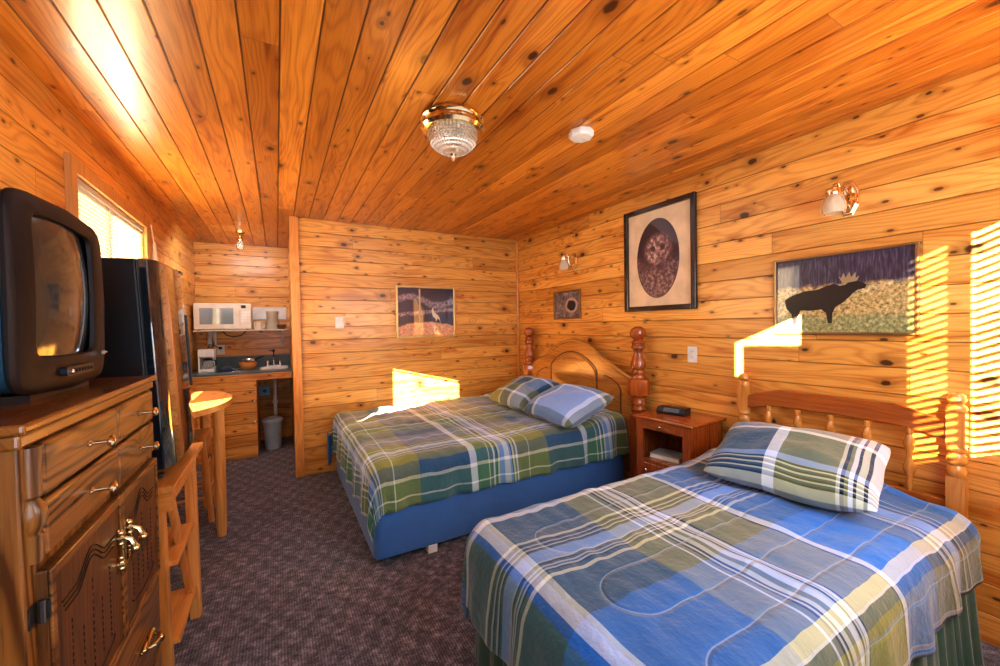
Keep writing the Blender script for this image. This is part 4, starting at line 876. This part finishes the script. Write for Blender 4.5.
# ---------------------------------------------------------------- beds
def superbox(mb, x0, x1, y0, y1, z0, z1, r=.04):
    mb.box(x0, x1, y0, y1, z0, z1)
def drape(mb, ox, x0, x1, y0, y1, z, r, du, dn, df, headlift, amp, seed, thick=.03, floor=.04, hang=.0):
    """cloth laid on a bed: x0 is the foot edge, x1 the head, du/dn/df the overhang at foot, near and far side"""
    nu, nv = 128, 104
    ix0, iy0, iy1 = x0+r, y0+r, y1-r
    def fn(a, b):
        u = x0-du*1.0+a*(x1-x0+du)
        t = (u-x0)/(x1-x0)
        n_, f_ = (dn(max(0, t)), df(max(0, t)))
        v = (y0-n_)+b*((y1+f_)-(y0-n_))
        cu = min(max(u, ix0), x1); cv = min(max(v, iy0), iy1)
        eu, ev = u-cu, v-cv; e = sqrt(eu*eu+ev*ev)
        h_, d_ = 0.0, 0.0
        if e > 1e-9:
            L = r*pi/2
            if e < L: h_, d_ = r*sin(e/r), r*(1-cos(e/r))
            else: h_, d_ = r+hang*(e-L), r+(e-L)
            nx, ny = eu/e, ev/e
        else: nx = ny = 0
        s_ = (cv if abs(eu) > abs(ev) else cu)
        # ripples along the hanging edge
        k = min(1, max(0, (d_-r*.6)/.15)); ang = math.atan2(ev, eu) if e > 1e-9 else 0
        h_ += k*amp*(sin(s_*23+seed)+.6*sin(s_*41+seed*2.3)+.9*sin(ang*7+seed))*.6+k*amp*.3
        nz = mnoise.noise(Vector((u*3.1, v*3.1, seed)))*.012+mnoise.noise(Vector((u*8.5, v*8.5, seed+4)))*.005
        nz += (1-k)*.010*mnoise.noise(Vector((u*17, v*6, seed+9)))
        zz = z-d_+nz*(1-.5*k)+headlift(u, v)*(1-min(1, d_/.2))
        zz = max(zz, floor)
        return (cu+nx*h_+k*.3*nz*nx, cv+ny*h_+k*.3*nz*ny, zz)
    def uvf(a, b):
        u = x0-du+a*(x1-x0+du); t = max(0, (u-x0)/(x1-x0)); n_, f_ = dn(t), df(t)
        return (u, (y0-n_)+b*((y1+f_)-(y0-n_)))
    mb.grid(fn, nu, nv, uvf)
def sstep(x, a, b):
    t = min(1, max(0, (x-a)/(b-a))); return t*t*(3-2*t)

# far bed (local frame turned a little)
b1 = (1.50, 3.08, 0); rz1 = 0.0
bed = thing('queen_bed', 'larger bed with blue cover and arched post headboard in the back corner', 'bed', b1, 0)
def R1(x, y):   # turned about the head end
    cx, cy = 2.50, 3.06; dx, dy = x-cx, y-cy; return (cx+dx*cos(rz1)-dy*sin(rz1), cy+dx*sin(rz1)+dy*cos(rz1))
def turn(mb):
    for i, q in enumerate(mb.v):
        w_ = q+mb.o; x, y = R1(w_.x, w_.y); mb.v[i] = Vector((x, y, w_.z))-mb.o
    return mb
BX0, BX1, BY0, BY1 = .455, 2.455, 2.30, 4.0
def roundedslab(mb, x0, x1, y0, y1, z0, z1, r):
    mb.prism(rrect(x0, x1, y0, y1, r, 6), 'Z', z0, z1)
m = MB(b1); roundedslab(m, BX0+.0, BX1, BY0, BY1, .045, .36, .05); turn(m); m.build('box_spring', m_bluecloth, bed, smooth='auto', bevel=.015, seg=3)
m = MB(b1); roundedslab(m, BX0+.01, BX1, BY0+.01, BY1-.01, .362, .565, .07); turn(m); m.build('mattress', m_bluecloth, bed, smooth='auto', bevel=.04, seg=4)
for x, y in ((.80, BY0+.02), (2.2, BY0+.04), (.60, 3.9), (2.2, 3.9)):
    m = MB(b1); m.box(x-.03, x+.03, y-.02, y+.035, 0, .05); turn(m); m.build('glide', m_white, bed, bevel=.003)
PZ = lambda y: 1.329-(y-330)/126.4
postprof = [(.008, PZ(326.3)), (.030, PZ(327)), (.052, PZ(329)), (.063, PZ(333)), (.058, PZ(336.5)), (.040, PZ(339)), (.034, PZ(340)), (.046, PZ(341)), (.050, PZ(343)), (.044, PZ(344.5)), (.052, PZ(346)), (.052, PZ(348)), (.040, PZ(349.5)), (.034, PZ(352)),
            (.038, PZ(355)), (.050, PZ(360)), (.060, PZ(365)), (.058, PZ(368)), (.045, PZ(369.5)), (.052, PZ(371)), (.052, PZ(373)), (.044, PZ(375)), (.050, PZ(377)), (.050, PZ(378.5))]
lowprof = [(.052, PZ(397)), (.052, PZ(400)), (.058, PZ(402)), (.058, PZ(404)), (.036, PZ(405)), (.052, PZ(408)), (.052, PZ(410)), (.036, PZ(411.6)), (.052, PZ(413)), (.052, PZ(416))]
hbX = 2.50
for yy in (2.205, 3.765):
    m = MB(b1); m.lathe(postprof[::-1], (hbX, yy, 0), 'Z', 32)
    m.lathe([(.050, PZ(398)), (.082, PZ(395)), (.086, PZ(393)), (.086, PZ(382)), (.078, PZ(379.5)), (.050, PZ(378))], (hbX, yy, 0), 'Z', 8)
    m.lathe(lowprof[::-1], (hbX, yy, 0), 'Z', 32); m.box(hbX-.05, hbX+.05, yy-.05, yy+.05, 0, PZ(416))
    m.build('bedpost', m_post, bed, smooth='auto')
topc = [(2.26, .935), (2.324, .958), (2.40, .985), (2.455, 1.022), (2.50, 1.036), (2.541, 1.055), (2.58, 1.075), (2.633, 1.112), (2.70, 1.155), (2.788, 1.195), (2.88, 1.222), (2.976, 1.232), (3.09, 1.222), (3.18, 1.195), (3.287, 1.152), (3.36, 1.10), (3.447, 1.05), (3.51, 1.03), (3.58, 1.0), (3.65, .965), (3.72, .935)]
m = MB(b1); m.prism([(2.26, .35)]+topc+[(3.72, .35)], 'X', hbX-.014, hbX+.016); hb = m.build('headboard_panel', m_hbarch, bed, bevel=.006, seg=3)
def strip(pts, r, mat, nm):
    m = MB(b1); m.tube(pts, r, 8); return m.build(nm, mat, hb, smooth=True)
m = MB(b1); m.tube([(hbX-.010, y, z-.002) for y, z in topc], .016, 10); m.build('crest_moulding', m_hbarch, hb, smooth=True)
arcpts = []
for k in range(25):
    t = k/24; y = 2.66+t*.68; arcpts.append((y, .965+.155*sin(pi*t)**.75))
cpanel = [(2.66, .60)]+arcpts+[(3.34, .60)]
m = MB(b1); m.prism([(2.675, .60)]+[(2.675+(y-2.66)*.956, z-.014) for y, z in arcpts]+[(3.325, .60)], 'X', hbX-.026, hbX-.012); m.build('raised_panel', m_hbarch, hb, bevel=.010, seg=3)
m_gr2 = plain('headboard_groove', (.10, .035, .008), .4)
strip([(hbX-.015, y, z) for y, z in cpanel], .0055, m_gr2, 'groove')
for sgn, c_ in ((1, 2.38), (-1, 3.60)):
    pts = [(c_, .55), (c_, .83), (c_+sgn*.03, .875), (c_+sgn*.09, .905), (c_+sgn*.16, .93), (c_+sgn*.20, .925)]
    strip([(hbX-.015, y, z) for y, z in pts], .005, m_gr2, 'groove')
m = MB(b1)
for k in range(9): m.ball((hbX-.027, 2.83+k*.035, 1.045+.012*sin(k*pi/8)), .014, 10, (.4, 1.2, .8))
m.build('carved_ornament', m_hbarch, hb, smooth=True)

c1 = (1.45, 3.05, .6)
m = MB(c1)
drape(m, 0, BX0-.022, 2.44, BY0-.018-0, BY1+.012, .604, .085, .285, lambda t: .235, lambda t: .20, lambda u, v: .045*sstep(u, 1.9, 2.3), .020, 1.3, hang=.06)
turn(m)
tag(m.build('comforter', m_plaid1, smooth=True, solid=.012), 'green and blue plaid comforter spread over the bed in the back corner', 'comforter', 'plaid comforters')
# loose blue sheet corner at the far foot
m = MB((.46, 3.9, .3)); m.grid(lambda u, v: (.372+.02*sin(u*5)+.03*u, 3.84+.15*u, .42-.27*v*(1-.25*u)), 8, 10)
turn(m); tag(m.build('sheet_corner', m_bluecloth, smooth=True, solid=.008), 'loose blue sheet corner hanging at the far foot of the back bed', 'sheet')

def pillow(name_, label, centre, L, Wd, Tk, yawd, pitchd, mat, group, seed=0, roll=0):
    t = MB(); nu = nv = 36
    def half(sg):
        def fn(a, b):
            u, v = a*2-1, b*2-1
            pinch = 1-.07*(1-abs(v)**2)*abs(u)**3; pinch2 = 1-.09*(1-abs(u)**2)*abs(v)**3
            x = u*L/2*pinch2*1.0; y = v*Wd/2*pinch
            cr = .035*(abs(u)*abs(v))**5; x = u*L/2*(1-.035*(1-v*v)*abs(u)-cr); y = v*Wd/2*(1-.05*(1-u*u)*abs(v)-cr*1.5); y += .004*sin(5*u+seed)*abs(v); x += .002*sin(7*v+seed)*abs(u)
            th = ((max(0, 1-abs(u)**3.2))*(max(0, 1-abs(v)**3.0)))**.55
            th *= 1+.10*mnoise.noise(Vector((u*1.7+seed, v*1.7, sg)))
            z = sg*th*Tk/2+.014*mnoise.noise(Vector((u*2.6, v*2.6, seed+sg)))*th+.012*mnoise.noise(Vector((u*1.5+7, v*1.5, seed)))
            return (x, y, z)
        return fn
    uvf = lambda a, b: (a*L*.8, b*Wd)
    t.grid(half(1), nu, nv, lambda a, b: (a*(.5 if L > .6 else .56), b*.48)); t.grid(half(-1), nu, nv, lambda a, b: (a*(.5 if L > .6 else .56), b*.48), flip=True)
    o = t.build(name_, mat, smooth=True)
    # local x runs along pillow length; lay it along -Y (towards the camera side)
    o.rotation_euler = (radians(roll), 0, 0)
    o.rotation_mode = 'XYZ'
    Mx = Matrix.Translation(centre) @ Matrix.Rotation(radians(yawd), 4, 'Z') @ Matrix.Rotation(radians(pitchd), 4, 'X') @ Matrix.Rotation(radians(roll), 4, 'Y')
    o.matrix_world = Mx
    return tag(o, label, 'pillow', group)
# yaw -90: pillow length along -Y, its width axis (local y) towards +X
pillow('pillow', 'periwinkle plaid pillow, nearer of the two on the back bed', (2.02, 2.53, .74), .68, .50, .20, -93, 21, m_pil1, 'plaid pillows', 1)
pillow('pillow', 'olive and slate plaid pillow, farther of the two on the back bed', (2.06, 3.20, .74), .66, .50, .20, -90, 21, m_pil1b, 'plaid pillows', 5)

# near bed
b2 = (1.6, .94, 0)
bed2 = thing('twin_bed', 'nearer bed with green ruffled skirt and spindle headboard', 'bed', b2)
NX0, NX1, NY0, NY1 = .675, 2.47, .455, 1.465
m = MB(b2); roundedslab(m, NX0+.03, NX1, NY0+.03, NY1-.03, .14, .355, .04); m.build('box_spring', m_matt, bed2, smooth='auto', bevel=.01)
m = MB(b2); roundedslab(m, NX0+.01, NX1, NY0+.012, NY1-.012, .357, .540, .07); m.build('mattress', m_matt, bed2, smooth='auto', bevel=.03, seg=4)
for x, y in ((NX0+.1, NY0+.1), (NX0+.1, NY1-.1), (NX1-.1, NY0+.1), (NX1-.1, NY1-.1)):
    m = MB(b2); m.lathe([(.018, 0), (.022, .02), (.022, .14)], (x, y, 0), 'Z', 12); m.build('leg', m_iron, bed2)
# ruffled skirt around three sides
path = [(NX1, NY1), (NX0+.05, NY1), (NX0, NY1-.05), (NX0, NY0+.05), (NX0+.05, NY0), (NX1, NY0)]
def along(t):
    ls = [sqrt((path[i+1][0]-path[i][0])**2+(path[i+1][1]-path[i][1])**2) for i in range(len(path)-1)]; tot = sum(ls); d_ = t*tot
    for i, l_ in enumerate(ls):
        if d_ <= l_ or i == len(ls)-1:
            q = d_/l_; a, b = path[i], path[i+1]; tx, ty = (b[0]-a[0])/l_, (b[1]-a[1])/l_
            return a[0]+tx*d_, a[1]+ty*d_, -ty*-1*-1, tx*-1, t*tot
        d_ -= l_
def skirt(a, b):
    x, y, _, _, s_ = along(a)
    cx, cy = (NX0+NX1)/2, (NY0+NY1)/2
    # outward normal from the side it lies on
    if x > NX0+.05 and y > cy: nx, ny = 0, 1
    elif x > NX0+.05 and y < cy: nx, ny = 0, -1
    elif abs(y-cy) < (NY1-NY0)/2-.05: nx, ny = -1, 0
    else:
        nx, ny = -.707, .707 if y > cy else -.707
    k = .25+.75*b
    w_ = k*(.014*sin(s_*62+2*sin(s_*9))+.008*sin(s_*117+1))+.02*b
    return (x+nx*w_, y+ny*w_, .43-.415*b)
m = MB(b2); m.grid(skirt, 420, 8); m.build('bed_skirt', m_greenskirt, bed2, smooth=True)
# spindle headboard
hx = 2.53
def zoff(y): return 0
for yy in (1.402, .515):
    m = MB(b2); m.lathe([(.006, 1.062), (.018, 1.06), (.028, 1.045), (.030, 1.03), (.022, 1.018), (.018, 1.014), (.028, 1.008), (.032, .995), (.032, .985)][::-1], (hx, yy, 0), 'Z', 24)
    m.box(hx-.026, hx+.026, yy-.028, yy+.028, .83, .985)
    m.lathe([(.026, .835), (.031, .822), (.031, .812), (.022, .803), (.032, .785), (.032, .765), (.022, .75), (.032, .732), (.032, .712), (.024, .70), (.026, .69)][::-1], (hx, yy, 0), 'Z', 24)
    m.box(hx-.026, hx+.026, yy-.028, yy+.028, 0, .70)
    m.build('bedpost', m_maple, bed2, smooth='auto')
# shaped top rail
rp = [(1.375, .855), (1.375, .925), (1.34, .945), (1.30, .955), (1.26, .972), (1.20, .984), (1.10, .986), (.80, .986), (.72, .984), (.66, .972), (.62, .955), (.58, .945), (.543, .925), (.543, .855), (.70, .885), (.95, .892), (1.22, .885)]
m = MB(b2); m.prism(rp[::-1], 'X', hx-.012, hx+.014); m.build('top_rail', m_rail, bed2, bevel=.005, seg=3)
m = MB(b2); m.box(hx-.012, hx+.012, .543, 1.375, .52, .59); m.build('lower_rail', m_rail, bed2, bevel=.004)
for yy in (1.262, 1.112, .962, .812, .662):
    m = MB(b2); m.lathe([(.009, .59), (.014, .62), (.010, .65), (.020, .68), (.022, .70), (.012, .73), (.009, .76), (.016, .785), (.021, .81), (.014, .835), (.010, .85), (.015, .86), (.012, .885)], (hx, yy, 0), 'Z', 18)
    m.build('spindle', m_maple, bed2, smooth='auto')
c2 = (1.55, .95, .6)
m = MB(c2)
drape(m, 0, NX0-.055, 2.46, NY0-.022, NY1+.032, .600, .110, .25, lambda t: .225-.03*sstep(t, .5, 1), lambda t: .21, lambda u, v: .04*sstep(u, 1.95, 2.3)*sstep(v, .6, .9)-.03*sstep(u, 1.8, 2.42)*(1-sstep(v, .45, .75)), .016, 4.7, hang=.05)
tag(m.build('comforter', m_plaid2, smooth=True, solid=.012), 'blue and olive plaid comforter spread over the nearer bed', 'comforter', 'plaid comforters')
pillow('pillow', 'plaid pillow lying at the head of the nearer bed', (2.07, .935, .735), .64, .47, .20, -79, 20, m_pil2, 'plaid pillows', 9)

# ---------------------------------------------------------------- nightstand
nl = (2.385, 1.76, 0); NZ = .745
ns = thing('nightstand', 'reddish wooden nightstand with open cubby between the two beds', 'nightstand', nl, radians(4))
m = MB(); m.box(-.205, .195, -.222, .222, NZ-.02, NZ); m.build('top', m_cherry, ns, bevel=.005, seg=3)
m = MB(); f_, b_ = -.18, .18; yl, yr = .20, -.20
m.box(f_, b_, yr, yr+.018, .06, NZ-.02); m.box(f_, b_, yl-.018, yl, .06, NZ-.02); m.box(b_-.012, b_, yr, yl, .06, NZ-.02); m.box(f_+.01, b_, yr+.018, yl-.018, .44, .455); m.box(f_+.01, b_, yr+.018, yl-.018, .06, .08)
m.build('carcase', m_cherryZ, ns)
m = MB(); m.box(f_-.012, f_+.004, yr-.002, yr+.055, .0, NZ-.02); m.box(f_-.012, f_+.004, yl-.055, yl+.002, .0, NZ-.02); m.box(f_-.012, f_+.004, yr+.055, yl-.055, NZ-.085, NZ-.02); m.box(f_-.012, f_+.004, yr+.055, yl-.055, .43, .455); m.build('face_frame', m_cherryZ, ns, bevel=.002)
m = MB(); m.box(f_-.018, f_-.012, yr+.09, yl-.09, NZ-.075, NZ-.03); dw = m.build('slide_tray_front', m_cherry, ns, bevel=.002)
m = MB(); m.lathe([(.004, -.022), (.010, -.018), (.010, -.012), (.004, -.008), (.004, 0)], (f_-.018, 0, NZ-.052), 'X', 14); m.build('knob', m_brass, dw, smooth='auto')
m = MB(); m.box(f_-.014, f_+.004, yr+.055, yl-.055, .10, .428); dw = m.build('drawer', m_cherryZ, ns, bevel=.004)
m = MB(); m.lathe([(.005, -.03), (.012, -.026), (.012, -.018), (.005, -.012), (.006, 0)], (f_-.014, .105, .385), 'X', 14); m.build('knob', m_brass, dw, smooth='auto')
nlv = Vector(nl)
def nsW(x, y): a = radians(4); return (nl[0]+x*cos(a)-y*sin(a), nl[1]+x*sin(a)+y*cos(a))
x, y = nsW(.03, .06); ck = thing('clock_radio', 'black clock radio on the nightstand', 'clock radio', (x, y, NZ), radians(14))
m = MB(); m.prism([(-.055, 0), (.055, 0), (.055, .045), (-.035, .045), (-.055, .018)], 'Y', -.10, .10); m.build('housing', m_black, ck, bevel=.006, seg=3)
m = MB(); m.prism([(-.056, .018), (-.0365, .0435), (-.0355, .0435), (-.054, .018)], 'Y', -.06, .05); m.build('display', m_gloss, ck)
for k in range(4): m = MB(); m.box(-.01, .0, -.07+k*.035, -.055+k*.035, .044, .048); m.build('button', m_iron, ck)
x, y = nsW(-.05, .04); bk_ = thing('book', 'white covered book lying in the nightstand cubby', 'book', (x, y, .455), radians(12))
m = MB(); m.box(-.075, .075, -.10, .10, .002, .026); m.build('pages', m_white, bk_)
m = MB(); m.box(-.08, .08, -.105, .105, .026, .029); m.box(-.08, .08, -.105, .105, 0, .002); m.box(.075, .08, -.105, .105, 0, .029); m.build('cover', plain('grey_cover', (.45, .45, .45), .4), bk_)

# ---------------------------------------------------------------- light
W = bpy.data.worlds.new('sky'); SC.world = W; W.use_nodes = True
bg = W.node_tree.nodes['Background']; bg.inputs[0].default_value = (.78, .88, 1.0, 1); bg.inputs[1].default_value = 1.5
sun = bpy.data.lights.new('sun', 'SUN'); sun.energy = 150; sun.angle = radians(.35); sun.color = (1, .86, .64)
so_ = bpy.data.objects.new('sun', sun); COL.objects.link(so_); so_.rotation_euler = Vector((1, .55, -.255)).to_track_quat('-Z', 'Y').to_euler()
def area(name, loc, target, sx, sy, e, col, spread=180):
    l = bpy.data.lights.new(name, 'AREA'); l.shape = 'RECTANGLE'; l.size = sx; l.size_y = sy; l.energy = e; l.color = col; l.spread = radians(spread)
    o = bpy.data.objects.new(name, l); COL.objects.link(o); o.location = loc; o.rotation_euler = (Vector(target)-Vector(loc)).to_track_quat('-Z', 'Y').to_euler(); return o
area('front_window_light', (1.45, YF+.04, 1.6), (1.45, 1.6, .7), 1.3, 1.0, 36, (.54, .77, 1.0))
area('front_fill_light', (-.15, YF+.04, 1.4), (-.1, 3, 1.3), .7, 1.2, 16, (.60, .79, 1.0))  # added fill lamp by the front wall; no door is built
area('left_window_light', (XL+.03, 3.15, 1.75), (1.5, 3.0, 1.6), 1.1, .7, 9, (1.0, .90, .74))
area('ceiling_bounce_light', (1.0, 1.2, .95), (.6, 1.6, 2.4), 1.6, 1.6, 6, (1.0, .95, .85))  # added upward lamp to brighten the ceiling, no fixture here
area('room_fill_light', (1.2, 2.4, 2.36), (1.3, 2.6, 0), 2.0, 2.4, 11, (.92, .96, 1.0))
area('tv_top_bounce_light', (-.60, 1.75, 1.75), (-.42, 1.9, 2.42), .4, .5, 1.1, (1.0, .93, .82))  # added lamp imitating light thrown up above the television
area('alcove_fill_light', (-.3, 4.7, 2.36), (-.3, 5.5, .9), .5, .5, 12, (.85, .93, 1.0))  # added fill to lift the alcove, apart from its bulb fixture
SC.view_settings.view_transform = 'Standard'
SC.view_settings.look = 'Medium High Contrast'
SC.view_settings.exposure = 0.0
SC.cycles.use_denoising = True
SC.cycles.max_bounces = 8; SC.cycles.diffuse_bounces = 4; SC.cycles.transparent_max_bounces = 12
SC.cycles.sample_clamp_indirect = 6.0
